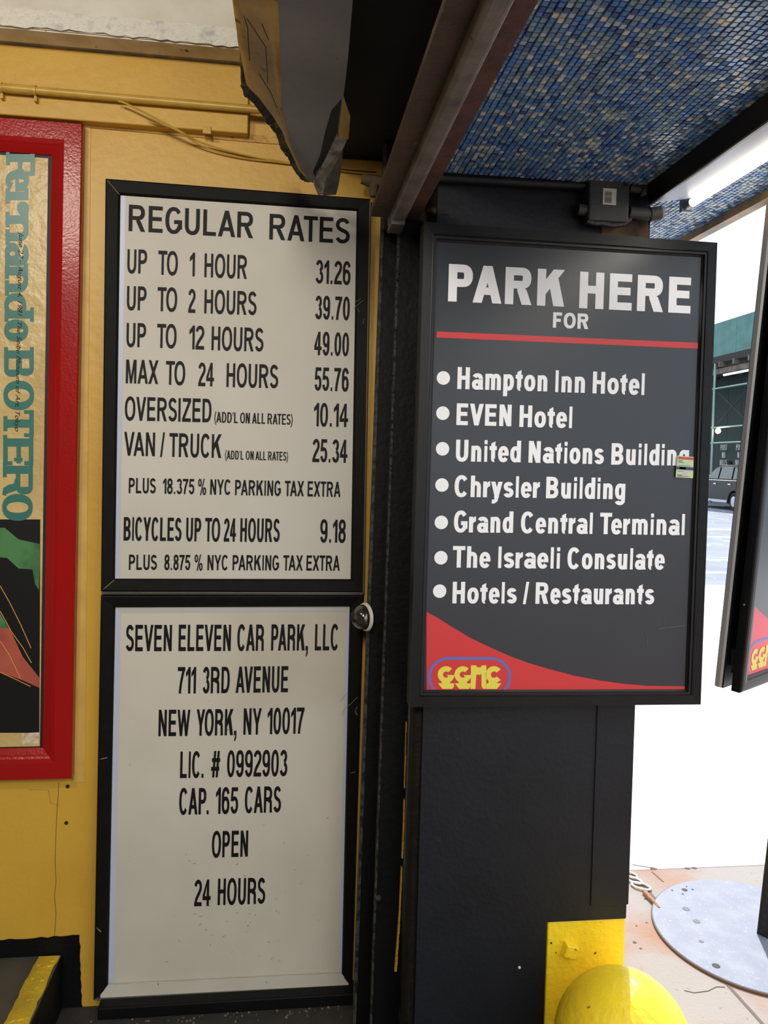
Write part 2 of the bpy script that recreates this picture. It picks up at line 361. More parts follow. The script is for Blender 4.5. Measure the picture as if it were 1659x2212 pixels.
def union(polys):
    """overlapping strokes of one letter -> one clean sheet of triangles"""
    vs = []; fs = []
    for p in polys:
        if abs(sum(p[i][0]*p[(i+1)%len(p)][1]-p[(i+1)%len(p)][0]*p[i][1] for i in range(len(p)))) < 1e-7: continue
        a = sum(p[i][0]*p[(i+1)%len(p)][1]-p[(i+1)%len(p)][0]*p[i][1] for i in range(len(p)))
        q = list(p) if a > 0 else list(p)[::-1]; n = len(vs); vs += [V((x,y)) for x,y in q]; fs.append(list(range(n,n+len(q))))
    r = delaunay_2d_cdt(vs, [], fs, 1, 1e-5)
    F = [f for f, q in zip(r[2], r[5]) if len(q)]; used = sorted({i for f in F for i in f}); ix = {a: k for k, a in enumerate(used)}
    return [r[0][i] for i in used], [[ix[i] for i in f] for f in F]
def pair_kern(t): return .10 if t in ('AV','VA','TA','AT','TO','Te','YO','PA','LT','LY') else 0
def word(par, to, text, xl, yl, xr, yr, cap, w, h, m, serif=False, leg=False, up=None):
    """one word set between two points of its baseline; `to` turns a picture point into a point of the sign's plane; every letter is a part"""
    tot = 0
    for i, c in enumerate(text):
        tot += IW.get(c,.7)
        if i: tot += SB.get(text[i-1],.06)+SB.get(c,.06) - pair_kern(text[i-1:i+1])
    B0 = to(xl,yl); B1 = to(xr,yr); ux = B1-B0; cap_m = abs((to(xl,yl-cap)-B0).length) if not up else up[1]
    uz = (up[0] if up else V((0,0,1)))*cap_m; sx = ux.length/cap_m/tot; ux = ux.normalized()*cap_m
    x = 0
    for i, c in enumerate(text):
        if i: x += (SB.get(text[i-1],.06)+SB.get(c,.06) - pair_kern(text[i-1:i+1]))*sx
        Wc = IW.get(c,.7)*sx
        v2, f2 = union(glyph(c, max(Wc, w if c in 'Iil' else Wc), min(w, Wc*.62) if c not in 'Iil' else Wc if Wc < w else w, h, serif, leg))
        B = B0 + ux.cross(uz).normalized()*(.00009*(i%2))
        mesh('letter', [B+ux*(x+v.x)+uz*v.y for v in v2], [tuple(f) for f in f2], m, par)
        x += Wc
def flat(mb, pts, k=0): mb.add(pts, [tuple(range(len(pts)))], k)
# ------------------------------------------------------------------ mitred frames
def frame_rails(outer, inner, prof, n, m, parent, sides=(0,1,2,3), name='frame_rail', back=.02):
    """outer/inner: 4 corners (TL,TR,BR,BL) in the front plane; prof: (t across the rail, depth towards the viewer n)"""
    for s in sides:
        a, b = s, (s+1) % 4; mb = MB(); pr = [(0,-back)]+list(prof)+[(1,-back)]; vs = []
        for t, d in pr:
            vs += [lerp(outer[a],inner[a],t)+n*d, lerp(outer[b],inner[b],t)+n*d]
        k = len(pr); fs = [(2*i,2*i+1,(2*i+3)%(2*k),(2*i+2)%(2*k)) for i in range(k)]
        fs += [tuple(2*i for i in range(k)), tuple(2*i+1 for i in range(k-1,-1,-1))]
        mb.add(vs, fs); mb.build(name, m, parent)
NY = V((0,-1,0))
def flutes(t0, t1, n, d0, d1, amp):
    r = []
    for i in range(n):
        a = t0+(t1-t0)*i/n; b = t0+(t1-t0)*(i+.55)/n; d = d0+(d1-d0)*i/n
        r += [(a,d),(a+.001,d+amp),(b,d+amp),(b+.001,d)]
    return r+[(t1,d1)]
# ================================================================== SETTING
YW = 2.2; YP = 1.89
def quadbox(name, pts, vec, m, parent=None): return MB().prism(pts, vec).build(name, m, parent)
# yellow wall behind the signs
XR = .262
wall = struct(MB().box((-3.5,YW,0),(XR+.06,YW+.25,3.2)).build('wall_back', yellow))
# black painted plinth area on the wall, cracks, holes, older paint strip
zt = PY(0,2030,YW).z; zt2 = PY(168,2020,YW).z; xr_ = PY(171,2080,YW).x
pts = [V((-3.5,YW-.0015,0)), V((xr_+.012,YW-.0015,0))]
n = 16
for i in range(n): z = (zt2)*(i+.5)/n; pts.append(V((xr_+.010*(1-i/n)+random.uniform(-.002,.002), YW-.0015, z)))
for i in range(40): x = xr_-(xr_+1.2)*i/40; pts.append(V((x, YW-.0015, zt2+(zt-zt2)*min(1,i/13)+random.uniform(-.0022,.0022))))
pts.append(V((-3.5,YW-.0015,zt)))
mb = MB(); mb.prism(pts, (0,.0012,0)); mb.build('painted_base_band', blackcol, wall)
mb = MB(); a = [(180,262),(196,263),(184,1690),(157,1690)]; mb.prism([PY(x,y,YW-.002) for x,y in a], (0,.0018,0)); mb.build('old_paint_strip', mat('yellow_faded_strip', (206,166,80), .5, col2=(190,150,72), nscale=9, bump=.15, bscale=50), wall)
mb = MB(); mb.prism([PY(x,y,YW-.004) for x,y in [(-20,243),(560,291),(640,300),(640,314),(560,308),(-20,256)]], (0,.0038,0)); mb.build('rough_mortar_strip', yellow2, wall)
mb = MB()
cr = [(127,1690),(126,1715),(124,1740),(122,1775),(121,1800),(119,1860),(121,1905),(118,1935),(121,1975),(118,2020)]
for a, b in zip(cr, cr[1:]): mb.tube([PY(a[0],a[1],YW), PY(b[0],b[1],YW)], .0009, 5)
for a, b in zip([(127,1740),(110,1735),(106,1715),(104,1706)], [(110,1735),(106,1715),(104,1706),(62,1706)]): mb.tube([PY(a[0],a[1],YW), PY(b[0],b[1],YW)], .0006, 5)
mb.build('crack', mat('crack_shadow', (120,90,40), .8), wall)
for x, y, r in ((146,1699,.0052),(143,1778,.0052)):
    MB().lathe(PY(x,y,YW-.0016), [(0,0),(r,0),(r,.0014)], 14, axis=(0,1,0)).build('bolt_hole', platehole, wall)
# yellow boxed fascia over the wall
yf = YW-.035
pts = [PY(-400,68,yf), PY(640,152,yf), PY(536,296,yf), PY(535,292,yf), PY(-400,208,yf)]
A = PY(535,291,yf); top = PY(300,116,yf).z + .25; zb0 = PY(250,266,yf).z
fas = MB(); x1 = A.x
fas.hexa([V((-3.5,yf,zb0)),V((x1,yf,zb0)),V((x1,YW-.001,zb0)),V((-3.5,YW-.001,zb0))],[V((-3.5,yf,top)),V((x1,yf,top)),V((x1,YW-.001,top)),V((-3.5,YW-.001,top))])
fas.box((x1,YW-.02,PY(600,240,YW).z),(XR+.05,YW-.001,top))
o = fas.build('trim_1', yellow); struct(o); bevel(o,.002,1)
# cream beam over the fascia
zb = PY(250,113,yf).z; ybf = (PZ(250,78,zb).y)
cb = struct(MB().box((-3.5,ybf,zb),(.30,YW+.2,zb+.5)).build('trim_2', cream))
mb = MB(); nx = 110; rows = 5; vs = []; fs = []
for j in range(rows+1):
    for i in range(nx+1):
        x = -1.5+1.9*i/nx; z = zb+.002+.045*j/rows; amp = (1-abs(j-1.5)/rows*1.6)
        vs.append(V((x, ybf-.002-random.uniform(0,.010)*max(0,amp)*(0 if j == rows else 1), z+random.uniform(-.003,.003)-(random.uniform(0,.006) if j == 0 else 0))))
for j in range(rows):
    for i in range(nx): q = j*(nx+1)+i; fs.append((q,q+1,q+nx+2,q+nx+1))
mesh('crumbling_plaster_edge', vs, fs, creamrough, cb, True)
mb = MB(); mb.box((-3.4,ybf+.004,zb-.003),(.30,yf-.002,zb-.0005)); mb.build('beam_soffit', beige, cb)
mb = MB(); mb.box((-3.4,yf-.012,zb-.006),(.30,yf-.001,zb+.001)); mb.build('soffit_joint', mat('dirty_joint',(96,88,84),.8,col2=(150,120,70),nscale=25), cb)
# garage enclosure (off frame, keeps the daylight where the place keeps it)
gar = mat('garage_wall_paint', (128,118,100), .7)
struct(MB().box((-5,-7,3.0),(.34,YW,3.2)).build('ceiling', gar))
struct(MB().box((-5.2,-7,0),(-5,YW+.2,3.2)).build('wall_left', gar))
struct(MB().box((-5,-7.2,0),(.34,-7,3.2)).build('wall_front', gar))
struct(MB().box((-5.2,-7.2,-.2),(.86,YW+.3,0)).build('floor', asphalt))
# small black kerb under the signs
k0 = PY(200,2160,YW-.05); k1 = PY(765,2135,YW-.05)
mb = MB(); mb.box((-.468,YW-.06,0),(.24,YW,.034)); o = mb.build('baseboard_back', blackcol); struct(o); bevel(o,.004,2)
mb = MB()
for i in range(70):
    x = random.uniform(-.56,.2); y = YW-.06-abs(random.gauss(0,.02)); r = random.uniform(.001,.0045)
    mb.lathe((x,y,.0), [(r,0),(r*.7,r*.7),(0,r*.9)], 5)
o = mb.build('grit', mat('grit_crumbs',(120,106,88),.9,col2=(60,50,40),nscale=40)); tag(o,'crumbs of grit scattered along the foot of the yellow wall','grit',kind='stuff')
# raised platform with a yellow edge line
pz = PY(60,2066,YW).z; xe = PY(133,2067,YW).x
plat = thing('platform', (xe-.5,YW-.6,0), 'low grey raised platform with black side and yellow edge stripe', 'platform')
o = MB().box((-3.4,-.5,.001),(xe,YW-.002,pz)).build('slab', [platm], plat)
o = MB().box((xe,-.5,.001),(xe+.004,YW-.002,pz-.002)).build('side_face', blackcol, plat)
xs = PZ(83,2067,pz).x; sp = []
yy = YW-.008
N_ = 60
L = [V((xs+random.uniform(-.003,.003), yy-1.2*i/N_, pz+.0035)) for i in range(N_+1)]; Rr = [V((xe-.004+random.uniform(-.003,.002), yy-1.2*i/N_, pz+.0035)) for i in range(N_+1)]
mb = MB()
for i in range(N_): mb.hexa([L[i]-V((0,0,.003)),Rr[i]-V((0,0,.003)),Rr[i+1]-V((0,0,.003)),L[i+1]-V((0,0,.003))],[L[i],Rr[i],Rr[i+1],L[i+1]])
for i in range(34):
    x = random.uniform(xs+.01,xe-.015); y = yy-.02-random.random()**1.3*.35; r = random.uniform(.003,.008)
    mb.lathe((x,y,pz+.003), [(r,0),(r*.8,r*.35),(0,r*.45)], 7)
mb.build('edge_stripe', stripe, plat)
# ------------------------------------------------------------------ dark steel lintel, column, rusty beam
zl = PY(780,340,YW-.02).z; xl0 = PZ(738,280,zl).x
struct(MB().box((xl0-.10,-1.2,zl),(.45,YW-.002,zl+.35)).build('lintel', dullblk))
def P2(px, py, y): return PY(px,py,y)
def post(name, m, top, bot, y, depth, parent):   # strip of the column given by its edges in the photograph at one distance
    (a,b,ty),(c,d,by) = top, bot
    T0,T1,B0,B1 = PY(a,ty,y),PY(b,ty,y),PY(c,by,y),PY(d,by,y)
    def ex(B,T,z): t = (z-B.z)/(T.z-B.z); return lerp(B,T,t)
    lo = [ex(B0,T0,0),ex(B1,T1,0)]; hi = [ex(B0,T0,zl),ex(B1,T1,zl)]; dv = V((0,depth,0))
    return MB().hexa([lo[0],lo[1],lo[1]+dv,lo[0]+dv],[hi[0],hi[1],hi[1]+dv,hi[0]+dv]).build(name, m, parent)
col = thing('steel_column', (.24,2.05,0), 'black painted steel column with worn grey edges between the two signs', 'column')
post('web_plate', blackcol, (827,905,500), (772,856,2160), 2.06, .025, col)
post('worn_edge', worn, (823,829,500), (764,771,2160), 2.056, .02, col)
post('flange', blackcol, (864,915,500), (806,862,2160), 2.0, .03, col)
post('worn_edge', worn, (860,864.5,500), (801.5,805.5,2160), 1.998, .02, col)
post('yellow_sliver', yellow, (0,0,0) and (889,894,1500), (851,858,2110), 1.985, .008, col) if False else None
mb = MB(); sl = [(878,1560),(871,1800),(862,1985),(853,2100)]; vs = []
for i in range(len(sl)-1):
    n = 10
    for j in range(n):
        a = lerp(V((*sl[i],0)),V((*sl[i+1],0)),j/n); b = lerp(V((*sl[i],0)),V((*sl[i+1],0)),(j+1)/n)
        w0 = .6+3.6*(i*10+j)/30+random.uniform(-.5,.5)
        if (i*10+j) in (6,13): continue
        mb.prism([PY(a.x-.6,a.y,1.985),PY(a.x+w0,a.y,1.985),PY(b.x+w0,b.y-1,1.985),PY(b.x-.6,b.y-1,1.985)], (0,.01,0))
mb.build('yellow_paint_line', yellow, col)
# ragged weld crumbs down the worn edge
mb = MB()
for i in range(150):
    t = random.random(); x = 862-58*t; y = 520+1600*t; p = PY(x+random.uniform(-2.5,2.5),y,1.996); r = random.uniform(.0008,.0028)
    mb.lathe(p, [(r,0),(r*.7,r*1.1),(0,r*1.6)], 5, axis=(0,-1,0))
mb.build('flaking_edge', worn, col)
o = mb = MB().lathe(PY(817,1940,1.995), [(0,-.006),(.006,-.005),(.008,0)], 12, axis=(0,1,0)).build('bolt_head', worn, col, True)
# brownish rounded post beside the pillar
mb = MB(); B0 = PY(890,2160,1.93)
pt, pb = PY(907,1530,1.93), PY(886,2160,1.93)
def exl(z): return lerp(pb,pt,(z-pb.z)/(pt.z-pb.z))
r = .024
mb.tube([exl(0),exl(.7),exl(1.4),exl(2.15)], r, 20); o = mb.build('corner_post', blackbrown, None, True)
tag(o,'brownish black rounded corner post between steel column and pillar','post')
# pillar
pr0 = PY(1368,1530,YP); pl0 = PY(915,1700,YP); prt = PY(1402,480,YP)
zm = PY(1100,391,YP).z   # mosaic height
pxl, pxr = pl0.x-.006, pr0.x
cut_x, cut_z = PY(1181,1990,YP).x, PY(1270,1988,YP).z
pil = thing('pillar', ((pxl+pxr)/2,YP+.2,0), None, None); pil['kind'] = 'structure'
mb = MB()
mb.box((pxl,YP,cut_z),(pxr,YP+.62,zm+.2)); mb.box((pxl,YP,0),(cut_x,YP+.62,cut_z)); o = mb.build('pillar_body', blackp, pil)
mb = MB(); gx = PY(1286,1600,YP).x
mb.box((gx,YP-.0012,PY(1283,1955,YP).z),(gx+.0016,YP+.002,1.2)); mb.box((gx+.0016,YP-.004,PY(1283,1955,YP).z),(pxr+.003,YP+.001,1.9)); o = mb.build('cover_plate', blackp, pil)
mb = MB(); mb.box((cut_x+.0045,YP+.004,0),(pxr+.001,YP+.6,cut_z-.001)); o = mb.build('yellow_painted_foot', yelbase, pil); bevel(o,.004,2)
mb = MB(); p = PY(1228,2048,YP+.004); q = p+V((0,-.022,0)); s = .0165
a = math.radians(28); sq = [V((math.cos(a+PI/2*k)*s*1.35,0,math.sin(a+PI/2*k)*s*1.35)) for k in range(4)]
mb.hexa([p+v*1.15 for v in sq],[q+v for v in sq]); o = mb.build('bolt_head', yelbase, pil); bevel(o,.003,2)
# bare brown top right of the pillar face
mb = MB(); pts = [(1300,486),(1345,478),(1400,474),(1401,522),(1300,515)]; mb.prism([PY(x,y,YP-.0015) for x,y in pts], (0,.001,0)); mb.build('bare_concrete_patch', mat('brown_concrete',(112,84,58),.85,col2=(60,48,40),nscale=22), pil)
mb = MB()
for i in range(26):
    x, y = random.choice(((1000,505),(970,470),(1010,1750),(1030,1900),(1320,1600),(1200,2010),(990,1850))); x += random.gauss(0,18); y += random.gauss(0,14 if y < 600 else 40)
    if y > 1540 or y < 478: rr = random.uniform(.001,.003); mb.lathe(PY(x,y,YP), [(rr,0),(rr*.6,rr*.5),(0,rr*.6)], 6, axis=(0,-1,0))
mb.build('paint_blisters', blackp, pil)
MB().lathe(PY(1122,2090,YP), [(.004,0),(.003,.002),(0,.003)], 10, axis=(0,-1,0)).build('gum_spot', label_w, pil)
# bollard in front of the pillar's corner
q = PY(1345,2254,1.71); bc = V((q.x,1.71,0)); rb = .158; tz = q.z+rb
prof = [(rb,0),(rb,tz-rb)]+[(rb*math.cos(t),tz-rb+rb*math.sin(t)) for t in [PI/2*i/12 for i in range(1,13)]]
o = MB().lathe(bc, prof, 48).build('bollard', yelbase, None, True); tag(o,'round-topped bright yellow bollard at the foot of the black pillar','bollard')
# rusty overhead beam
zr = PY(850,471,1.97).z; E_ = 1.97
def depthx(px, py, z): return PZ(px,py,z).x
xa = PY(801,463,E_).x; xd = PY(903,482,E_).x; xb = PY(839,480,E_).x; xc = PY(870,492,E_).x
rb_ = thing('overhead_beam', (xb,.9,zr), 'rusty T-shaped steel beam running overhead with a grey centre rib', 'beam')
o = MB().box((xa,-.6,zr),(xb+.004,E_,zr+.014)).build('left_flange', rust, rb_)
o = MB().box((xc-.004,-.6,zr),(xd,E_,zr+.014)).build('right_flange', rustr, rb_)
zr2 = PY(852,505,E_+.015).z
o = MB().box((xb,-.6,zr-.022),(xc,E_+.02,zr+.02)).build('centre_rib', steelg, rb_); bevel(o,.008,3)
mb = MB(); mb.box((xb+.002,E_-.05,zr-.03),(xc-.002,E_+.03,zr-.02)); mb.build('end_plate', steelg, rb_)
# crushed foam pad behind the beam end
mb = MB(); c = PY(795,385,2.12); mb.tube([PY(781,386,2.12),PY(800,391,2.12),PY(835,396,2.12)], .013, 10, rs=[.013,.017,.016]); mb.tube([PY(808,400,2.12),PY(806,425,2.12)], .014, 10, rs=[.016,.009])
o = mb.build('sealant_lump', mat('dull_foam',(104,84,62),.8,col2=(80,64,48),nscale=30,bump=.5), None, True); tag(o,'dull brown lump of hardened sealant behind the beam end','sealant')
# ------------------------------------------------------------------ bent hood of the door track
yt = 2.02; zh = PY(685,392,yt).z
hood = thing('damaged_hood', (PZ(640,200,zh).x,1.6,zh), 'torn sheet-metal hood, dirty yellow side and grey underside, above the rates sign', 'hood')
def G(px,py,dz=0): return PZ(px,py,zh+dz)
under = [(595,-160),(768,-160),(762,0),(752,124),(742,208),(730,283),(706,330),(680,388),(677,396),(662,388),(645,350),(638,336),(619,278),(609,240),(607,174),(600,0)]
mb = MB(); mb.prism([G(x,y) for x,y in under], (0,0,.006)); mb.build('underside_panel', greyhood, hood)
# yellow side: from the underside's left edge up and out to the torn outer edge
lo = [(595,-160),(600,0),(604,90),(607,174),(609,240),(619,278),(638,336),(650,362),(672,392)]
hi = [(480,-160),(503,0),(512,62),(518,112),(526,186),(552,222),(592,268),(618,318),(648,376)]
ym = [PZ(x,y,zh).y for x,y in lo]
Lo = [G(x,y) for x,y in lo]; Hi = [PY(x,y,yy_+.01+.01*i/8) for i,((x,y),yy_) in enumerate(zip(hi,ym))]
mb = MB(); vs = []; K = 5
for a, b in zip(Lo, Hi):
    for k in range(K+1):
        t = k/K; vs.append(lerp(a,b,t)+V((random.uniform(-.002,.002),0,-.012*math.sin(PI*t)*.5)) if 0 < k < K else lerp(a,b,t))
fs = [(i*(K+1)+k,i*(K+1)+k+1,(i+1)*(K+1)+k+1,(i+1)*(K+1)+k) for i in range(len(Lo)-1) for k in range(K)]
o = mesh('side_panel', vs, fs, yelhood, hood, True); s_ = o.modifiers.new('solid','SOLIDIFY'); s_.thickness = .004; s_.offset = 0
# torn black lower lip along the side
edge = [(517,105),(521,185),(527,205),(548,222),(575,262),(598,292),(606,322),(620,338),(634,366),(652,388),(664,393)]
inner_ = [(519,112),(532,182),(541,193),(560,212),(590,252),(610,285),(618,308),(630,332),(645,366),(660,384),(670,392)]
mb = MB()
for i in range(len(edge)-1):
    y0 = 1.40+.6*i/10; y1 = 1.40+.6*(i+1)/10
    a0,a1 = PY(*edge[i],y0-.012), PY(*edge[i+1],y1-.012); b0,b1 = PY(*inner_[i],y0-.016), PY(*inner_[i+1],y1-.016)
    for j in range(4):
        p0,p1 = lerp(a0,a1,j/4),lerp(a0,a1,(j+1)/4); q0,q1 = lerp(b0,b1,j/4),lerp(b0,b1,(j+1)/4); jg = V((random.uniform(-.002,.002),0,random.uniform(-.002,.002)))
        mb.prism([p0+jg,p1,q1,q0], (0,.004,0))
mb.build('torn_lip', mat('torn_black_edge',(30,27,22),.7,col2=(110,86,40),nscale=35,nlo=.5), hood)
# rolled grey end piece and its shaded side, rusty yellow tab above it
def poly(pts, ys, m, name, th=.006): return MB().prism([PY(x,y,yy) for (x,y),yy in zip(pts,ys)], (0,th,0)).build(name, m, hood)
poly([(729,287),(750,298),(742,318),(722,360),(704,385),(698,417),(688,418),(678,396),(684,372),(705,335)], [1.72,1.75,1.78,1.86,1.92,1.99,2.0,1.99,1.95,1.85], liphood, 'rolled_edge', .012)
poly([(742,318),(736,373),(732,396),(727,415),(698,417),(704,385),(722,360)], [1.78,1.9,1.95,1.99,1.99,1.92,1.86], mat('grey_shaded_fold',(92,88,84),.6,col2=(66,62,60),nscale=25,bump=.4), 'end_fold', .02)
poly([(742,208),(757,252),(753,298),(738,300),(731,284)], [1.6,1.66,1.73,1.72,1.70], yelhood, 'corner_tab')
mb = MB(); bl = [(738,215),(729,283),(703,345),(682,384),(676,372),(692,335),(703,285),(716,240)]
mb.prism([G(x,y,-.0012) for x,y in bl], (0,0,.001)); mb.build('dark_patch', dullblk, hood)  # near-black patch along the right of the underside
# scratches on the yellow side
mb = MB()
for s in ([(527,35),(535,60),(537,100),(539,130)], [(533,40),(552,68),(574,102),(577,150),(578,180)], [(560,160),(585,200),(598,232)], [(566,52),(580,86)]):
    for a, b in zip(s, s[1:]):
        def pj(q):
            t = (q[0]-510)/(600-510); yy = PZ(603,q[1],zh).y; return PY(q[0],q[1],yy-.012)
        mb.tube([pj(a),pj(b)], .0009, 5)
mb.build('scratches', blackgap, hood)['kind'] = 'stuff'
# ------------------------------------------------------------------ conduit and cable on the yellow wall
cx = yf-.014
cond = thing('conduit', (-.6,cx,2.4), 'yellow painted conduit pipe running along the fascia above the signs', 'conduit')
p0, p1 = PY(-300,164,cx), PY(600,241,cx)
p1 = PY(700,249,cx); mb = MB().tube([p0,lerp(p0,p1,.5),p1], .0105, 16); mb.build('pipe', yellowpipe, cond, True)
a, b = PY(-300,164,cx), PY(76,196,cx); MB().tube([a,b], .0118, 16).build('coupling', yellowpipe, cond, True)
for px in (4, 77):
    c = PY(px,190+(px-4)*.085,cx); MB().lathe(c-V((.004,0,0)), [(.0105,0),(.0135,0),(.0135,.007),(.0105,.007)], 16, axis=(1,0,0)).box((c.x-.004,c.y,c.z-.026),(c.x+.003,c.y+.013,c.z)).build('pipe_clip', yellowpipe, cond)
c = PY(447,281,yf-.003); o = MB().box((c.x-.011,yf-.005,c.z-.010),(c.x+.011,yf-.0005,c.z+.010)).build('cable_clip', yellowpipe); bevel(o,.001,1); tag(o,'small yellow painted clip on the lower fascia edge','clip')
def catmull(p, n=8):
    r = []
    for i in range(len(p)-1):
        a,b,c,d = p[max(i-1,0)],p[i],p[i+1],p[min(i+2,len(p)-1)]
        for j in range(n):
            t = j/n; r.append(.5*((2*b)+(c-a)*t+(2*a-5*b+4*c-d)*t*t+(3*b-a-3*c+d)*t**3))
    return r+[p[-1]]
cabp = [(256,219,yf-.027),(275,225,yf-.03),(330,252,yf-.03),(390,284,yf-.02),(430,306,yf+.01),(490,325,YW-.012),(560,341,YW-.01),(640,353,YW-.01),(740,363,YW-.01),(812,369,YW-.01)]
cp = catmull([PY(*q) for q in cabp])
tc_ = thing('thin_cable', cp[0], 'thin yellow painted double cable drooping from the conduit across the wall', 'cable')
MB().tube(cp, .0026, 8).build('strand', yellowpipe, tc_, True)
o = MB().tube([p+V((0,.001,-.0065-.004*math.sin(i*.2))) for i,p in enumerate(cp)][14:], .002, 8).build('strand', yellowpipe, tc_, True)
# ------------------------------------------------------------------ framed poster (red frame, left)
yr = YW-.028
TRo, BRo, TRi, BRi = PY(179,268,yr), PY(155,1682,yr), PY(108,333,yr), PY(88,1617,yr)
w_ = .62
fr = thing('red_framed_poster', (TRo.x-w_,yr,BRo.z), 'red glossy frame holding an aged art poster, cut by the left photo edge', 'poster')
zt_, zb_, zti, zbi = PY(60,259,yr).z, PY(60,1684,yr).z, PY(60,330,yr).z, PY(60,1619,yr).z
zt_ = TRo.z; zb_ = BRo.z; zti = TRi.z; zbi = BRi.z
out = [V((TRo.x-w_,yr,zt_)),TRo,BRo,V((TRo.x-w_,yr,zb_))]; iw = TRo.x-TRi.x
inn = [V((TRo.x-w_+iw,yr,zti)),TRi,BRi,V((TRo.x-w_+iw,yr,zbi))]
frame_rails(out, inn, [(0,0),(.03,.006),(.55,.006),(.68,.003),(.74,.0),(.80,-.002),(.98,-.010)], NY, redp, fr, back=.027)
yp = yr+.012; ins = [PY(107,334,yp),PY(88,1616,yp)]
mb = MB(); xL = TRo.x-w_+iw-.006; mb.prism([V((xL,yp+.002,zti+.01)),V((ins[0].x+.012,yp+.002,zti+.01)),V((ins[1].x+.012,yp+.002,zbi-.01)),V((xL,yp+.002,zbi-.01))], (0,.006,0)); mb.build('backing', blackgap, fr)
def Q(x,y,d=0): return PY(x,y,yp-d)
mb = MB(); mb.prism([V((xL+.01,yp,Q(104,342).z)),Q(104,342),Q(86,1612),V((xL+.01,yp,Q(86,1612).z))], (0,.0015,0)); mb.build('poster_sheet', poster, fr)
# slab letters reading downwards
def turned(x0,x1): return None
letters = [('F',333,379,75),('e',368,413,61),('r',414,464,61),('n',465,521,61),('a',524,574,61),('n',576,631,60),('d',633,688,60),('o',690,738,60),
           ('B',757,814,73),('O',822,886,73),('T',886,944,73),('E',947,1005,72),('R',1006,1070,71),('O',1067,1125,70)]
mb = MB()
for li, (ch, y0, y1, xt) in enumerate(letters):
    low = ch in 'ernao'; T = .73 if low else 1
    xb = 13 - (y0-330)*.010; xcap = xt if not low else xb+(xt-xb)/.73
    if ch == 'd': xcap = 73
    Wn = (y1-y0)/(xcap-xb)
    v2, f2 = union(glyph(ch, Wn, .27, .15, serif=True))
    mesh('letter', [Q(xb+(xcap-xb)*v.y, y0+(y1-y0)*v.x/Wn, .0006+.0001*(li%3)) for v in v2], [tuple(f) for f in f2], teal, fr)
cu = bpy.data.curves.new('t','FONT'); cu.body = 'June 27 \u2013 August 4, 1981  The Seibu Museum of Art, Tokyo'; cu.shear = .35; cu.size = 1
to_ = bpy.data.objects.new('t', cu); C.objects.link(to_); dg = bpy.context.evaluated_depsgraph_get(); me = bpy.data.meshes.new_from_object(to_.evaluated_get(dg))
bpy.data.objects.remove(to_); wx = max(v.co.x for v in me.vertices)
a0, a1 = Q(44,502,.0012), Q(35,932,.0012); ux = (a1-a0)/wx; uy = V((1,0,0))*.0165
for v in me.vertices: c = v.co.copy(); v.co = a0+ux*c.x+uy*(c.y-.2)
me.materials.clear(); me.materials.append(ink); o = bpy.data.objects.new('printed_dates', me); link(o, fr)
# picture area: plain abstract fields of the same colours
def pa(name, pts, m, d):
    mb = MB(); flat(mb, [Q(x,y,d) for x,y in pts]); mb.build(name, m, fr)
pblk = mat('print_black',(24,22,22),.35); pgrn = mat('print_green',(84,132,84),.3,col2=(48,74,52),nscale=9,nlo=.42,nhi=.62); psal = mat('print_salmon',(186,96,78),.3,col2=(150,70,60),nscale=6); pora = mat('print_orange',(206,140,60),.4)
pa('picture_ground', [(-200,1122),(87,1122),(85,1583),(-200,1583)], pblk, .0005)
pa('picture_green_field', [(-200,1135),(10,1140),(40,1165),(86,1175),(86,1215),(84,1275),(76,1262),(70,1230),(40,1228),(15,1205),(-200,1190)], pgrn, .0008)
pa('picture_green_field', [(-200,1300),(0,1325),(18,1357),(-200,1357)], pgrn, .0008)
pa('picture_salmon_field', [(-200,1357),(20,1357),(50,1420),(86,1465),(85,1486),(50,1470),(0,1452),(-200,1400)], psal, .0008)
mb = MB()
for s in ([(0,1265),(20,1300),(45,1350),(67,1400)], [(0,1320),(25,1365),(50,1400),(68,1432)], [(0,1385),(20,1415),(44,1465)], [(0,1452),(35,1468),(66,1483)]):
    for a, b in zip(s, s[1:]): mb.tube([Q(*a,.001),Q(*b,.001)], .0012, 5)
mb.build('picture_chalk_lines', pora, fr)
pa('torn_white_corner', [(47,1584),(84,1582),(83,1606),(49,1608)], mat('torn_paper',(222,212,192),.5,col2=(180,150,100),nscale=60), .0008)
# ------------------------------------------------------------------ white signs
ys = YW-.020; ypn = YW-.012
def sign(name, outc, innc, label, cat, ysf, ypf, prof, m, panel_pts, panel_m, sides=(0,1,2,3), back=.018):
    o4 = [PY(x,y,ysf) for x,y in outc]; i4 = [PY(x,y,ysf) for x,y in innc]
    t = thing(name, ((o4[0]+o4[1]+o4[2]+o4[3])/4), label, cat)
    frame_rails(o4, i4, prof, NY, m, t, sides, back=back)
    MB().prism([PY(x,y,ypf) for x,y in panel_pts], (0,.004,0)).build('panel', panel_m, t)
    return t
wprof = [(0,0),(.03,.004),(.12,.005),(.85,.0015),(.90,-.001),(.97,-.006)]
up = sign('rates_sign', [(228,386),(801,430),(786,1280),(218,1277)], [(260,421),(770,455),(757,1251),(248,1250)], 'upper white parking rates sign in black frame on the yellow wall', 'sign', ys, ypn, wprof, frameblk,
    [(256,416),(774,452),(761,1254),(244,1254)], whitep)
def T1(x,y): return PY(x,y,ypn-.0012)
def lines(parent, to, L, m, w, h, leg=False, name='lettering'):
    for ln in L:
        for it in ln: word(parent, to, it[0], it[1], it[2], it[3], it[4], it[5], it[6] if len(it) > 6 else w, it[7] if len(it) > 7 else h, m, leg=leg)
A = .100
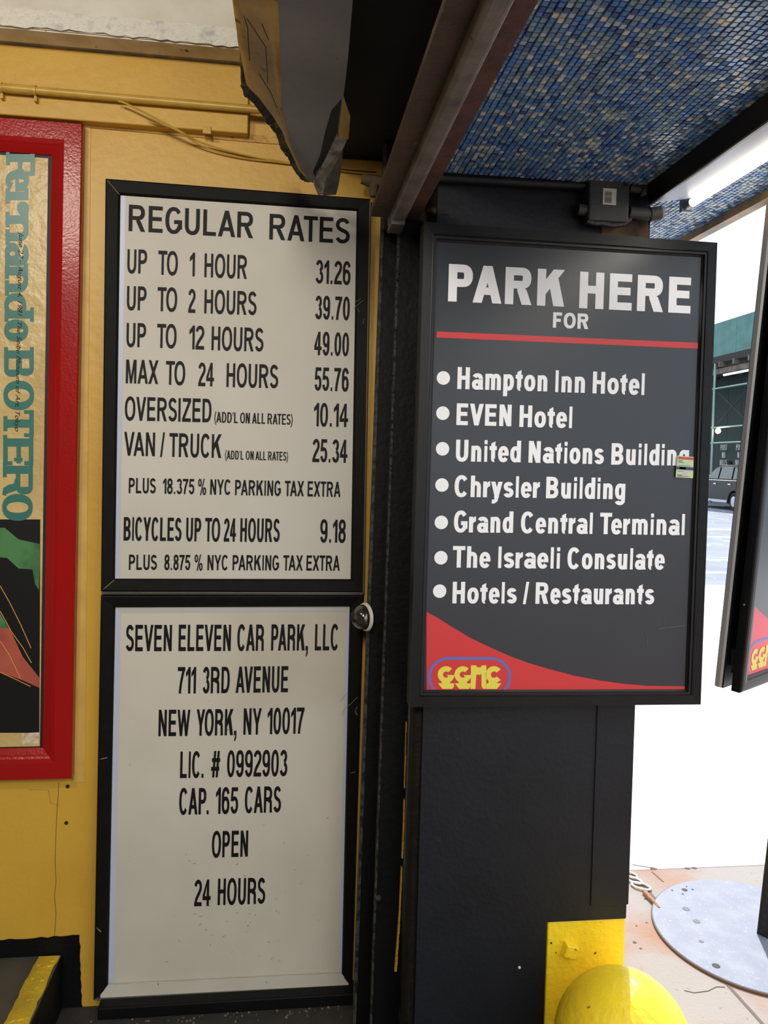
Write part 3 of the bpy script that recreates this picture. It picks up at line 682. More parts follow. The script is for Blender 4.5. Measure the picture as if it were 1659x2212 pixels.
lines(up, T1, [
 [('REGULAR',277.5,498.7,546.6,514.6,57,.142,.148),('RATES',581.4,517,755,526.6,55.5,.142,.148)],
 [('UP',274.6,590.2,317.1,591,52),('TO',341.2,593,383.7,595.2,52),('1',409.3,596.8,420.4,597,51.5),('HOUR',441.2,598.5,533.1,602.6,51.5),('31.26',681.4,611.7,756.4,615.3,50.5,.098)],
 [('UP',273.7,669.8,315.8,670.6,52),('TO',339.7,672,382.2,673.5,52),('2',406.3,675.5,421.6,676,51.5),('HOURS',441,676.8,553.7,681,51.5),('39.70',680.3,689,755,691.8,50.5,.098)],
 [('UP',272.8,749.3,314.9,750,52),('TO',338.8,751.3,380.9,752.6,52),('12',408.4,754.3,440.6,755.3,51.5),('HOURS',456.5,756.3,568.7,759.8,51.5),('49.00',678.5,766.8,753.2,769.3,50.5,.098)],
 [('MAX',271.5,828,341.5,829.6,51.5),('TO',357.8,831,399.5,832.2,51.5),('24',428,834,461.8,834.8,51),('HOURS',488.9,835.8,600.5,839,51.5),('55.76',679,843.7,752.6,845.6,50.5,.098)],
 [('OVERSIZED',269.2,908,456.3,912.4,51.5),("(ADD'L",463.2,912.4,513.5,914,23,.118,.135),('ON',518.5,914.2,539.5,914.8,23,.118,.135),('ALL',544.5,915,572.5,915.7,23,.118,.135),('RATES)',577.7,916,631.7,917.8,23,.118,.135),('10.14',677.6,920.8,751.6,922.5,50.5,.098)],
 [('VAN',267.4,984.2,334.3,985.6,51.5),('/',345.7,986.2,355.3,986.3,51.5),('TRUCK',365.2,986.8,477.7,989.2,51.5),("(ADD'L",486.2,991.9,526,993,19,.118,.135),('ON',530.7,993,547.8,993.5,19,.118,.135),('ALL',551.6,993.6,574.5,994.1,19,.118,.135),('RATES)',578.9,994.2,621.7,995.2,19,.118,.135),('25.34',674.5,998,750,999.8,50,.098)],
 [('PLUS',277.9,1065.4,336.3,1066,33.2,.105,.165),('18.375',351.6,1066.6,419.5,1067.8,33.2,.105,.16),('%',427.4,1068,445.1,1068.3,33.2,.1,.15),('NYC',453.8,1068.4,498.5,1069,33.2,.105,.16),('PARKING',507.6,1069.5,606.4,1071.4,33,.105,.16),('TAX',614.8,1071.6,656.2,1072,33,.105,.16),('EXTRA',664.1,1072.4,735.3,1073.6,33,.105,.16)],
 [('BICYCLES',266.7,1167.7,391.8,1169,51),('UP',401.7,1169.2,433.9,1169.6,51,.088),('TO',442.4,1169.7,475,1170,51,.088),('24',483.1,1170,509.5,1170.2,50.5,.088),('HOURS',518.5,1170.4,603.8,1171,51,.088),('9.18',691,1171.8,746.3,1172.4,49.7,.098)],
 [('PLUS',278.2,1231,338.8,1231.2,33,.105,.165),('8.875',354.7,1231.3,410.8,1231.5,33,.105,.16),('%',419.8,1231.6,437.5,1231.6,33,.1,.15),('NYC',447.8,1231.7,492.7,1231.8,33,.105,.16),('PARKING',502.1,1231.9,602.4,1232.3,33,.105,.16),('TAX',611.4,1232.4,653.6,1232.5,33,.105,.16),('EXTRA',661.5,1232.6,733.7,1233,33,.105,.16)],
], ink, .092, .150)
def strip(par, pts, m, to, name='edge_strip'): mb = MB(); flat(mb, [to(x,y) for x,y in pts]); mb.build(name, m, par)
strip(up, [(259,420),(271.5,421),(258.5,1250),(247.5,1250)], glintstrip, lambda x,y: PY(x,y,ypn-.0006))
# thin bare line between the frames
lo_ = sign('licence_sign', [(218,1286),(785,1285),(760,2131),(202,2159)], [(249,1314),(755,1312),(738,2105),(233,2132)], 'lower white car park licence sign in three-sided black frame above the floor', 'sign', ys, ypn, wprof, frameblk,
    [(244,1309),(759,1308),(742,2100),(752,2110),(757,2127),(212,2154),(219,2146),(230,2128)], whited, sides=(3,0,1))
mb = MB(); mb.prism([PY(x,y,ys-.002) for x,y in [(233,2128),(738,2103),(753,2122),(753,2127),(217,2156),(217,2149)]], (0,.003,0)); mb.build('panel_foot', whited, lo_)
mb = MB(); mb.prism([PY(x,y,ys-.004) for x,y in [(202,2157),(756,2128),(756,2131),(202,2161)]], (0,.02,0)); mb.build('bottom_edge', alu, lo_)
mb = MB(); mb.prism([PY(x,y,ys-.0052) for x,y in [(218,1278.5),(786,1280),(786,1281.4),(218,1280)]], (0,.015,0)); mb.build('bottom_edge', alu, up)
mb = MB(); mb.prism([PY(x,y,ys-.0052) for x,y in [(218,1282),(785,1283),(785,1284.2),(218,1283.4)]], (0,.015,0)); mb.build('top_edge', alu, lo_)
mb = MB(); mb.prism([PY(x,y,ys-.0047) for x,y in [(798.2,1000*.0+432),(800.6,432),(785.8,1279),(783.8,1279)]], (0,.015,0)); mb.build('side_edge', mat('tan_edge',(120,100,70),.5), up)
strip(lo_, [(249,1315),(261,1324),(247,2130),(234,2130)], glintstrip, lambda x,y: PY(x,y,ypn-.0006))
strip(lo_, [(249,1314),(755,1312),(755,1321),(261,1324)], mat('grey_strip_reflection',(186,184,178),.4), lambda x,y: PY(x,y,ypn-.0007))  # top edge of the cover, reflected light put into its grey
strip(lo_, [(748,1321),(755,1314),(738,2105),(732,2105)], glintstrip, lambda x,y: PY(x,y,ypn-.0006))
lines(lo_, T1, [
 [('SEVEN',271.2,1406.8,370.7,1406.6,57.2),('ELEVEN',385.3,1406.5,498.3,1406.2,57.2),('CAR',512.1,1406,569.9,1405.8,57),('PARK',585.3,1405.4,658,1405.1,56.8),(',',659.8,1405.1,665,1405.1,56.8),('LLC',679.8,1405,730.9,1404.7,56.6)],
 [('711',383.2,1498.3,422.8,1498,57.3),('3RD',437.4,1497.8,495.8,1497.3,57.2),('AVENUE',508.9,1496.8,621.8,1495.2,56.8)],
 [('NEW',342,1590.5,410.2,1590,57.3),('YORK',424,1589.6,503.2,1588.2,57.2),(',',505.3,1588,510.6,1588,57),('NY',525.5,1587.2,564.2,1586.8,57),('10017',577.4,1586.2,656.6,1584.7,56.8)],
 [('LIC',388.7,1680.8,432.5,1680.2,57.3),('.',435,1680.1,439.4,1680.1,57.3),('#',455.7,1679.6,474.8,1679.2,57.2),('0992903',490,1678.4,620.3,1676.5,57)],
 [('CAP',386.6,1759.9,445,1759.2,57.3),('.',446.2,1759,450.6,1759,57.3),('165',465.7,1758.3,514.1,1757.5,57.2),('CARS',528.4,1756.6,606.6,1754.8,57)],
 [('OPEN',457.1,1852.7,535.3,1850.5,57)],
 [('24',419.3,1958,454.5,1956.8,57.3),('HOURS',470,1955.4,572.5,1952.4,57.2)],
], ink, .084, .152, leg=True)
# scuffs on the lower panel
mb = MB()
for i in range(46):
    x, y = random.gauss(500,90), random.choice((random.gauss(1905,50), random.gauss(2010,45))); p = PY(x,y,ypn-.0011); a = random.uniform(-.6,.6); l = random.uniform(.001,.0045); w0 = random.uniform(.0004,.001)
    if 250 < x < 735 and y < 2100: u = V((math.cos(a),0,math.sin(a)))*l; v = V((-math.sin(a),0,math.cos(a)))*w0; flat(mb, [p-u-v,p+u-v*.4,p+u+v,p-u+v*.5])
mb.build('scuff_marks', mat('scuff_grey',(110,104,98),.6), lo_)['kind'] = 'stuff'
mb = MB()
for s in ([(735,1515),(749,1497)],[(753,1525),(770,1508),(773,1507)],[(738,1545),(745,1530),(752,1522)],[(766,1537),(771,1545),(768,1533),(772,1527)],[(757,1670),(768,1667)]):
    for a, b in zip(s, s[1:]): mb.tube([PY(*a,ys-.005),PY(*b,ys-.005)], .0005, 4)
for s in ([(215,1640),(232,1637)],[(208,2003),(218,2013)]):
    mb.tube([PY(*s[0],ys-.004),PY(*s[1],ys-.004)], .0011, 4)
mb.build('scratches', mat('scratch_tan',(160,140,96),.6), lo_)['kind'] = 'stuff'
mb = MB()
for a, b in (((762,668),(785,648)),((764,655),(780,645)),((771,665),(777,675)),((787,688),(784,700))): mb.tube([PY(*a,ys-.006),PY(*b,ys-.006)], .0005, 4)
mb.tube([PY(232,390,ys-.0057),PY(258,420,ys-.002)], .0009, 4); mb.tube([PY(222,1274,ys-.004),PY(247,1253,ys-.004)], .001, 4)
mb.build('scratches', MATS['scratch_tan'], up)['kind'] = 'stuff'
# small dome mirror between sign and column
dc = PY(776,1334,2.0); dome = thing('dome_camera', dc, 'small clear glossy dome on a white base at the column edge', 'camera dome')
axis = V((-.90,-.43,0)).normalized()
dc2 = PY(786,1333,2.035)
MB().lathe(dc2, [(.0,-.008),(.038,-.006),(.036,-.001),(.030,.002),(.0,.002)], 28, axis=axis).build('base', mat('white_plastic',(216,208,190),.4), dome, True)
MB().lathe(dc2, [(.033*math.cos(t),.002+.031*math.sin(t)) for t in [PI/2*i/10 for i in range(11)]], 32, axis=axis).build('bubble', mat('dark_mirror_dome',(120,116,108),.08,metal=.9), dome, True)
MB().lathe(dc2, [(.014*math.cos(t),.025+.0135*math.sin(t)) for t in [PI/2*i/6 for i in range(7)]], 20, axis=axis).build('lens', blackgap, dome, True)
# ------------------------------------------------------------------ black PARK HERE sign
yb = 1.844; ybp = 1.853
bprof = [(0,0),(.02,.0025)]+flutes(.03,.62,9,.003,.004,.0009)+[(.66,.0045),(.70,.001),(.84,.001),(.86,-.004),(.97,-.008)]
O4 = [(915,479),(1549,524),(1513,1522),(884,1527)]; I4 = [(947,522),(1518,555),(1482,1490),(918,1491)]
bs = sign('park_here_sign', O4, I4, 'black sign reading PARK HERE FOR with a bulleted list, hung on the black pillar', 'sign', yb, ybp, bprof, frameblk2,
    [(943,517),(1522,551),(1486,1494),(914,1495)], darkpanel, back=.044)
def TB(x,y): return PY(x,y,ybp-.0010)
def TB2(x,y): return PY(x,y,ybp-.0006)
lines(bs, TB, [
 [('PARK',967.6,650.8,1218,662.6,81),('HERE',1250.7,665.4,1491,677.4,79)],
 [('FOR',1194,707.7,1270.8,711,33.4,.225,.205)]], whitev, .238, .212)
lines(bs, TB, [
 [('Hampton',987.5,840.2,1181.8,845.6,47.6),('Inn',1199.1,847,1263,848.7,47.3),('Hotel',1279.7,849.6,1391.6,853.4,47.2)],
 [('EVEN',985.6,918,1104.2,920.9,47),('Hotel',1121.6,922.2,1235.3,924.8,47)],
 [('United',984.2,996.6,1124.5,998.6,47),('Nations',1141.3,999.4,1304.2,1002.9,47),('Building',1320,1003.7,1487.4,1006,46.5)],
 [('Chrysler',981.3,1073.3,1165.4,1075.6,46.7),('Building',1179.1,1076.2,1350,1078.6,46.5)],
 [('Grand',979.8,1149.9,1108,1151,46.7),('Central',1124.5,1151.8,1279.5,1153.3,46.5),('Terminal',1295.1,1153.8,1478.3,1156,46.3)],
 [('The',977.3,1226,1058.9,1226.8,46.6),('Israeli',1075.7,1227,1208.8,1228.4,46.5),('Consulate',1225,1229,1435.3,1230.6,46.3)],
 [('Hotels',977,1303.3,1115.8,1303.8,46.6),('/',1129.3,1304.2,1141.8,1304.4,46.6,.17),('Restaurants',1156.3,1304.3,1412.8,1305.6,46.4)]], whitev, .195, .185)
for x, y in ((957.8,816.5),(956.6,892.5),(956,969.5),(954.7,1047.7),(953.3,1128.5),(952.5,1204.8),(949.8,1277)):
    c = TB(x,y); r = (TB(x+14.4,y)-c).length; mb = MB(); flat(mb, [c+V((math.cos(t)*r,0,math.sin(t)*r)) for t in [2*PI*i/40 for i in range(40)]]); mb.build('bullet', whitev, bs)
strip(bs, [(943.5,716),(1508,740.6),(1507.5,753.2),(943,729)], redv, TB2, 'red_line')
sw = [(921.5,1321.5),(945,1334.5),(970.4,1350.5),(1015.6,1377.6),(1060.8,1399.3),(1106,1419.2),(1143,1432.5),(1180,1443.7),(1240,1459.5),(1300,1470.6),(1349.8,1477.4),(1399.5,1481.4),(1482,1482.5)]
mb = MB()
bot = [(x, 1492.0-(x-917)*.0018) for x, y in sw]
for i in range(len(sw)-1): flat(mb, [TB2(*bot[i]),TB2(*bot[i+1]),TB2(*sw[i+1]),TB2(*sw[i])])
mb.build('red_swoosh', redv, bs)
def logo(parent, to1, to2, ybot):
    """round-ended outlined badge with four joined letters; u,v in the badge's own picture units"""
    mb = MB(); cy = 1462.6; pr = None
    pts = []
    for i in range(25): t = PI+(-PI/2)*i/24; pts.append((968,cy,t))
    for i in range(25): t = PI/2-(PI/2)*i/24; pts.append((1060.5,cy,t))
    pts = [(968,cy,PI+.75-(.75)*i/8) for i in range(8)]+pts+[(1060.5,cy,-.75*(i+1)/8) for i in range(8)]
    for cx_, cy_, t in pts:
        o = (cx_+43.2*math.cos(t), cy_-43*math.sin(t)); q = (cx_+37.6*math.cos(t), cy_-37.4*math.sin(t))
        if o[1] > ybot: o = (o[0], ybot); 
        if q[1] > ybot: q = (q[0], ybot)
        if pr: flat(mb, [to1(*pr[0]),to1(*o),to1(*q),to1(*pr[1])])
        pr = (o, q)
    mb.build('badge_ring', bluev, parent)
    def ringz(cx,cy,R,r,a0,a1,n=22):
        L = []; pr = None
        for i in range(n+1):
            t = math.radians(a0+(a1-a0)*i/n); o = (cx+R*math.cos(t),cy-R*math.sin(t)); q = (cx+r*math.cos(t),cy-r*math.sin(t))
            if pr: L.append([pr[0],o,q,pr[1]])
            pr = (o,q)
        return L
    def put(L):
        v2, f2 = union([[(x/500,y/500) for x,y in p] for p in L])
        mesh('badge_letter', [to2(880+v.x*500/5.53, 1280+v.y*500/5.53) for v in v2], [tuple(f) for f in f2], yelv, parent)
    for c in (462,662):
        put(ringz(c,980,100,37,45,345)+[[(c+5,985),(c+100,985),(c+92,1020),(c+35,1012),(c+22,1000)],[(c-98,1082),(c+96,1085),(c+92,1130),(c+70,1152),(c-42,1152)],[(c-50,1040),(c+50,1040),(c+50,1090),(c-50,1090)]])
    put([[(760,870),(825,870),(825,960),(812,1152),(755,1152)],[(885,870),(943,870),(943,1152),(905,1150),(885,1120)],[(772,870),(860,895),(940,870),(940,912),(848,985),(772,912)]]+ringz(850,905,78,38,180,360,14))
    put(ringz(1035,980,100,38,38,322)+[[(945,1085),(1123,1083),(1070,1152),(945,1152)],[(975,1045),(1065,1060),(1075,1090),(965,1090)]])
logo(bs, lambda x,y: PY(x,y,ybp-.0009), lambda x,y: PY(x,y,ybp-.0011), 1491)
mb = MB(); c4 = [(1463,984),(1499,987),(1497.5,1033.5),(1459.5,1031)]; c4 = [PY(x,y,ybp-.006) for x,y in c4]
def cp_(u,v,d=.0): a = lerp(c4[0],c4[1],u); b = lerp(c4[3],c4[2],u); return lerp(a,b,v)+NY*d
mb.prism([cp_(0,0),cp_(1,0),cp_(1,1),cp_(0,1)], (0,.0015,0)); card = mb.build('permit_card', mat('pale_green_card',(176,206,160),.35,col2=(206,208,170),nscale=30), bs)
bevel(card,.001,1)
def cs(u0,v0,u1,v1,m,n='card_print'): mb = MB(); flat(mb, [cp_(u0,v0,.0006),cp_(u1,v0,.0006),cp_(u1,v1,.0006),cp_(u0,v1,.0006)]); mb.build(n, m, card)
cs(.05,.04,.99,.15,mat('card_red',(206,66,54),.4)); cs(.0,.49,.99,.63,mat('card_navy',(58,56,96),.4)); cs(.18,.51,.55,.61,mat('card_violet',(158,144,176),.4)); cs(.42,.64,.66,.86,mat('card_lilac',(196,180,190),.4))
for v,u in ((.19,.35),(.24,.3),(.29,.42),(.43,.8),(.70,.35),(.85,.36),(.90,.34),(.92,.75)): cs(.08 if u < .7 else .1,v,u,v+.022,grey_ink)
mb = MB()
for a, b in (((1423,1358),(1479,1351)),((1434,1355),(1434,1330)),((1398,1376),(1398,1396)),((1270,1022),(1320,1006))): mb.tube([PY(*a,ybp-.001),PY(*b,ybp-.001)], .00035, 4)
mb.build('scratches', mat('scratch_grey',(120,124,132),.5), bs)['kind'] = 'stuff'
# ------------------------------------------------------------------ junction box and conduits over the black sign
def jx(px,py,y=YP-.03): return PY(px,py,y)
yj = YP-.05
jb = thing('junction_box', PY(1317,430,yj), 'dark grey junction box with a white barcode sticker above the black sign', 'junction box')
b0, b1 = PY(1271,474,yj), PY(1362,384,yj)
o = MB().box((b0.x,yj,b0.z),(b1.x,YP-.002,b1.z)).build('box', boxg, jb); bevel(o,.006,3)
l0, l1 = PY(1302,441,yj-.001), PY(1332,408,yj-.001)
o = MB().box((l0.x,yj-.001,l0.z),(l1.x,yj+.0005,l1.z)).build('barcode_sticker', label_w, jb)
mb = MB(); z0, z1 = PY(1306,438,yj).z, PY(1306,414,yj).z; xx0, xx1 = PY(1306,425,yj).x, PY(1321,425,yj).x; i = 0; z = z0
while z < z1: hh = random.choice((.0006,.0009,.0014)); flat(mb, [V((xx0,yj-.0014,z)),V((xx1,yj-.0014,z)),V((xx1,yj-.0014,z+hh)),V((xx0,yj-.0014,z+hh))]); z += hh+random.choice((.0005,.0008))
mb.build('barcode', grey_ink, o)
MB().lathe(PY(1350,399,yj-.0005), [(0,0),(.004,0),(.004,.002)], 14, axis=(0,-1,0)).build('screw_hole', blackgap, jb)
mb = MB(); crumb = [(1268,476),(1285,482),(1300,481),(1320,486),(1345,484),(1362,472)]
for i in range(len(crumb)-1): mb.tube([PY(*crumb[i],yj+.015),PY(*crumb[i+1],yj+.015)], .008+random.uniform(-.002,.002), 7)
mb.build('putty_edge', boxg, jb)
def pipe(pts, r, name, m, par, y): return MB().tube([PY(x,yy_,y) for x,yy_ in pts], r, 16).build(name, m, par, True)
pipe([(925,382),(1275,402)], .0125, 'upper_conduit', blackp, jb, YP-.02)
pipe([(1360,405),(1412,412)], .0115, 'upper_conduit', boxg, jb, YP-.03)
pipe([(1384,409),(1392,410)], .016, 'coupling', boxg, jb, YP-.03)
pipe([(1248,452),(1272,455)], .014, 'stub', boxg, jb, YP-.03)
pipe([(1358,459),(1404,464)], .015, 'lower_conduit', boxg, jb, YP-.035)
pipe([(1402,464),(1425,461)], .0175, 'elbow', boxg, jb, YP-.035)
e0 = PY(1432,460,YP-.035); MB().lathe(e0, [(.0,.004),(.014,.003),(.017,-.002),(.017,-.012)], 20, axis=(.8,-.6,-.1)).build('metal_cap', tubecap, jb, True)
# ------------------------------------------------------------------ mosaic soffit
cl = (O+ray(1407.8,441)*1)
xf = PZ(1530,358,zm).x
x_m0 = xd-.002; 
xe2 = PZ(1570,462,zm).x
ceil = struct(MB().box((x_m0,-.9,zm+.004),(xe2,3.0,zm+.25)).build('soffit', grout))
pal = [((82,132,196),.23),((100,142,184),.18),((124,150,172),.16),((132,160,172),.10),((66,90,146),.07),((170,190,202),.13),((92,116,154),.08),((212,208,192),.06)]
pm = [mat('mosaic_glass_'+n, c, .22, spec=.6, col2=tuple(int(v*.9) for v in c), nscale=150) for n,(c,w0) in zip(('mid_blue','steel_blue','grey_blue','teal_grey','deep_blue','pale_blue','slate_blue','cream'), pal)]
wts = [w0 for c,w0 in pal]; TX, TY = .0128, .0140
def tv(x,y,sx,sy,jz):
    zz = zm-.0012+jz; b = .0011
    return [V((x,y,zm+.005)),V((x+sx,y,zm+.005)),V((x+sx,y+sy,zm+.005)),V((x,y+sy,zm+.005)), V((x+b,y+b,zz)),V((x+sx-b,y+b,zz)),V((x+sx-b,y+sy-b,zz)),V((x+b,y+sy-b,zz))]
TF = [(0,4,5,1),(1,5,6,2),(2,6,7,3),(3,7,4,0),(4,7,6,5)]
vs = []; fs = []; mi = []; near = []; cand = []
nxr = int((xe2-x_m0)/TX)
for i in range(nxr):
    y = -.9+random.random()*TY; x = x_m0+i*TX+random.uniform(-.0006,.0006)
    while y < 2.98:
        sx = TX-.0014+random.uniform(-.0005,.0005); sy = TY-.0012+random.uniform(-.0007,.0007); k = random.choices(range(8), wts)[0]
        if not (x < pxr+.004 and y+sy > YP-.001):
            d = V((x,y,zm))-O; dep = d.dot(F_); 
            vis = dep > .2 and abs(d.dot(R_)/dep*FPX) < 840 and (CYP-d.dot(U_)/dep*FPX) > -8
            if vis and x < xf: cand.append((dep, x, y, sx, sy, k))
            elif y > .3 or random.random() < 2: cand.append((99, x, y, sx, sy, k))
        y += TY*random.choice((1,1,1,1,1.0))+random.uniform(-.0004,.0004)
cand.sort(key=lambda c: c[0])
base = {}
for k in range(8):
    d = bpy.data.meshes.new('mosaic_tile'); d.from_pydata([tuple(v-V((0,0,zm))) for v in tv(0,0,TX-.0014,TY-.0012,0)], [], TF); d.materials.append(pm[k]); base[k] = d
for c in cand[:300]:
    o = bpy.data.objects.new('mosaic_tile', base[c[5]]); C.objects.link(o); o.parent = ceil; o.location = (c[1],c[2],zm+random.uniform(-.0006,.0003)); o.rotation_euler = (random.uniform(-.03,.03),random.uniform(-.03,.03),random.uniform(-.03,.03))
for c in cand[300:]:
    n = len(vs); vs += tv(c[1],c[2],c[3],c[4],random.uniform(-.0005,.0004)); fs += [tuple(q+n for q in f) for f in TF]; mi += [c[5]]*5
    a, b = random.uniform(-.03,.03)*c[3], random.uniform(-.03,.03)*c[4]
    for q, (s1,s2) in zip((4,5,6,7), ((-1,-1),(1,-1),(1,1),(-1,1))): vs[n+q].z += a*s1+b*s2
o = mesh('mosaic_tiles', vs, fs, pm, ceil, False, mi); o['kind'] = 'stuff'
# trim along the outer edge and the ceiling-wall joint
struct(MB().box((xe2-.01,-.9,zm-.022),(xe2+.02,3.0,zm+.27)).build('trim_3', trimt))
struct(MB().box((x_m0,YP-.03,zm-.012),(pxr-.01,YP+.002,zm+.01)).build('trim_4', blackp))
# fluorescent fixture: open trough with one tube, running along the soffit
x1_ = PZ(1530,296,zm).x                       # outer side meets the mosaic
zq = zm-.045; xq = PZ(1530,353,zq).x          # lower lip of the dark side
xt_ = PZ(1570,398,zm-.03).x; fy = 1.855
fx = thing('fluorescent_fixture', ((x1_+xt_)/2,1.0,zm-.02), 'open fluorescent strip light with white reflector along the mosaic soffit', 'light fixture')
mb = MB(); mb.hexa([V((x1_,-.7,zm-.002)),V((xq,-.7,zq)),V((xq+.004,-.7,zq)),V((x1_+.012,-.7,zm-.002))],[V((x1_,fy,zm-.002)),V((xq,fy,zq)),V((xq+.004,fy,zq)),V((x1_+.012,fy,zm-.002))]); mb.build('side_housing', fixt, fx)
o = MB().box((xq-.003,-.7,zq-.003),(xq+.003,fy,zq+.001)).build('lip', tubecap, fx)
mb = MB(); mb.hexa([V((xq+.004,-.7,zq+.004)),V((xt_+.03,-.7,zm-.014)),V((xt_+.03,-.7,zm-.010)),V((xq+.004,-.7,zq+.009))],[V((xq+.004,fy,zq+.004)),V((xt_+.03,fy,zm-.014)),V((xt_+.03,fy,zm-.010)),V((xq+.004,fy,zq+.009))]); mb.build('reflector', refl, fx)
zt3 = zm-.034; te = PZ(1497,437,zt3); 
MB().tube([V((te.x,-.6,zt3)),V((te.x,te.y,zt3))], .0105, 18).build('tube', tube, fx, True)
MB().tube([V((te.x,te.y,zt3)),V((te.x,te.y+.03,zt3))], .0115, 18).build('tube_cap', tubecap, fx, True)
MB().box((te.x-.012,te.y+.03,zt3-.014),(te.x+.012,te.y+.045,zm-.004)).build('lamp_holder', refl, fx)
tl = bpy.data.lights.new('tube_light','AREA'); tl.shape='RECTANGLE'; tl.size=.02; tl.size_y=2.0; tl.energy=4.5; tl.color=(1,.93,.8)
o = bpy.data.objects.new('tube_light', tl); C.objects.link(o); o.location = (te.x,.6,zt3-.013)
# ------------------------------------------------------------------ free-standing sign on a round base plate (right edge)
u = V((.83,.556,0)).normalized(); n_ = V((u.y,-u.x,0)); upv = (V((0,0,1))+n_*.07).normalized(); nn = u.cross(upv).normalized()
if nn.dot(n_) < 0: nn = -nn
SY = 2.0; BL = PY(1596,1497,SY); SW, SH, GAP = .86, 1.5, .066
pm0 = BL+u*.475-nn*(GAP/2); t0 = pm0.z/upv.z; foot = pm0-upv*t0; foot.z = 0
st = thing('sign_stand', foot, 'free-standing double-faced black sign on a round steel base plate, cut by the right photo edge', 'sign stand')
for s in (0, 1):
    o0 = BL - (nn*GAP if s else V((0,0,0))) + (V((0,0,0)))
    q = lambda a, b: o0+u*a+upv*b
    fw = .038
    out = [q(0,SH),q(SW,SH),q(SW,0),q(0,0)]; inn = [q(fw,SH-fw),q(SW-fw,SH-fw),q(SW-fw,fw),q(fw,fw)]
    N2 = nn if not s else -nn
    if s: out = [out[1],out[0],out[3],out[2]]; inn = [inn[1],inn[0],inn[3],inn[2]]
    frame_rails(out, inn, [(0,0),(.05,.004),(.2,.006),(.5,.0065),(.8,.005),(.85,.0),(.97,-.006)], N2, frameblk2, st, back=.022)
    mb = MB(); p = [a-N2*.007 for a in inn]; g = .008
    mb.prism([p[0]+(p[0]-p[2]).normalized()*g,p[1]+(p[1]-p[3]).normalized()*g,p[2]+(p[2]-p[0]).normalized()*g,p[3]+(p[3]-p[1]).normalized()*g], -N2*.004); mb.build('face_panel', darkpanel, st)
    mb = MB(); mb.prism([a-N2*.016 for a in out], -N2*.003); mb.build('back_plate', blackgap, st)
    if not s:
        def F1(a, b, d=.0): return q(a,b)-N2*(.007-d)
        mb = MB(); L_ = SW-2*fw
        for i in range(20):
            c0, c1 = i/20, (i+1)/20; h0, h1 = .20*(1-c0)**2.1+.008, .20*(1-c1)**2.1+.008
            flat(mb, [F1(fw+L_*c0,fw,.0008),F1(fw+L_*c1,fw,.0008),F1(fw+L_*c1,fw+h1,.0008),F1(fw+L_*c0,fw+h0,.0008)])
        mb.build('red_swoosh', mat('red_vinyl_skylit',(226,62,84),.35), st)  # same red vinyl, sky light on it put into the colour
        sc = .00126
        def Lg(x, y, d): return F1(fw+(x-921)*sc, fw+.006+(1492-y)*sc, d)
        logo(st, lambda x,y: Lg(x,y,.0012), lambda x,y: Lg(x,y,.0015), 1491)
c = BL-nn*GAP
mb = MB(); k = [c-u*.004,c+u*.001,c+u*.001+nn*.019,c-u*.004+nn*.012]; mb.prism(k, upv*SH); mb.build('lit_edge_strip', mat('painted_lit_edge',(168,166,164),.35,metal=.3), st)  # added strip: daylight on the frame edge put into its pale colour
# post, brackets
pp0 = foot+V((0,0,.008)); ax = upv; a1 = u*.019; a2 = nn*.019
mb = MB(); mb.hexa([pp0-a1-a2,pp0+a1-a2,pp0+a1+a2,pp0-a1+a2],[p+ax*(t0+SH*.95) for p in (pp0-a1-a2,pp0+a1-a2,pp0+a1+a2,pp0-a1+a2)]); mb.build('perforated_post', blackp, st)
mb = MB()
for i in range(1, 40):
    c = pp0+ax*(.025*i+.02)
    if i*.025 < t0:
        mb.lathe(c-a1*1.01, [(0,0),(.0055,0),(.0055,.0015)], 10, axis=u); mb.lathe(c+a2*1.01, [(0,0),(.0055,0),(.0055,-.0015)], 10, axis=nn)
mb.build('post_holes', platehole, st)
for z in (.06, SH-.1):
    c = BL+u*.03-nn*GAP*.5+upv*z; mb = MB(); k = [c-nn*.022,c+u*.30-nn*.022,c+u*.30+nn*.022,c+nn*.022]; mb.prism(k, upv*.05); mb.build('cross_bar', blackgap, st)
c = BL+u*.012-nn*(GAP-.016)+upv*.17; mb = MB(); mb.prism([c,c+u*.05,c+u*.05+upv*.05,c+upv*.05], nn*.004); o = mb.build('latch_plate', frameblk2, st); bevel(o,.003,2)
c = BL-nn*.012+upv*.245-u*.001; MB().lathe(c, [(0,.002),(.003,.001),(.0035,0)], 12, axis=-u).build('rivet', alu, st)
# round plate
pc = PZ(1668,2010,0); pc.z = 0
pc = V((1.57,2.36,0)); RP = .322
pl = MB().lathe(pc, [(0,.0),(RP,0),(RP+.001,.001),(RP+.001,.008),(RP-.002,.010),(0,.010)], 96).build('base_plate', steelplate, st)
mb = MB().lathe(pc, [(RP+.0012,.0005),(RP+.0035,.001),(RP+.0035,.006),(RP+.0012,.0075)], 96); mb.build('rusty_rim', rustedge, st)
mb = MB()
for px,py,r in ((1479,1922,.010),(1483,1915,.003),(1496,1921,.004),(1475,1931,.004),(1547,2086,.012),(1452,1923,.004)):
    c = PZ(px,py,.0105); mb.lathe(c, [(r*1.0,0),(r*.9,.0004),(0,.0004)], 14)
mb.build('plate_holes', platehole, st)
mb = MB()
for px,py,r in ((1482,1963,.013),(1505,1990,.012),(1515,2033,.008)):
    c = PZ(px,py,.0105); mb.lathe(c, [(r,0),(r*.9,.0006),(0,.0006)], 9)
mb.build('old_gum_spots', mat('gum_grey',(100,104,110),.7), st)
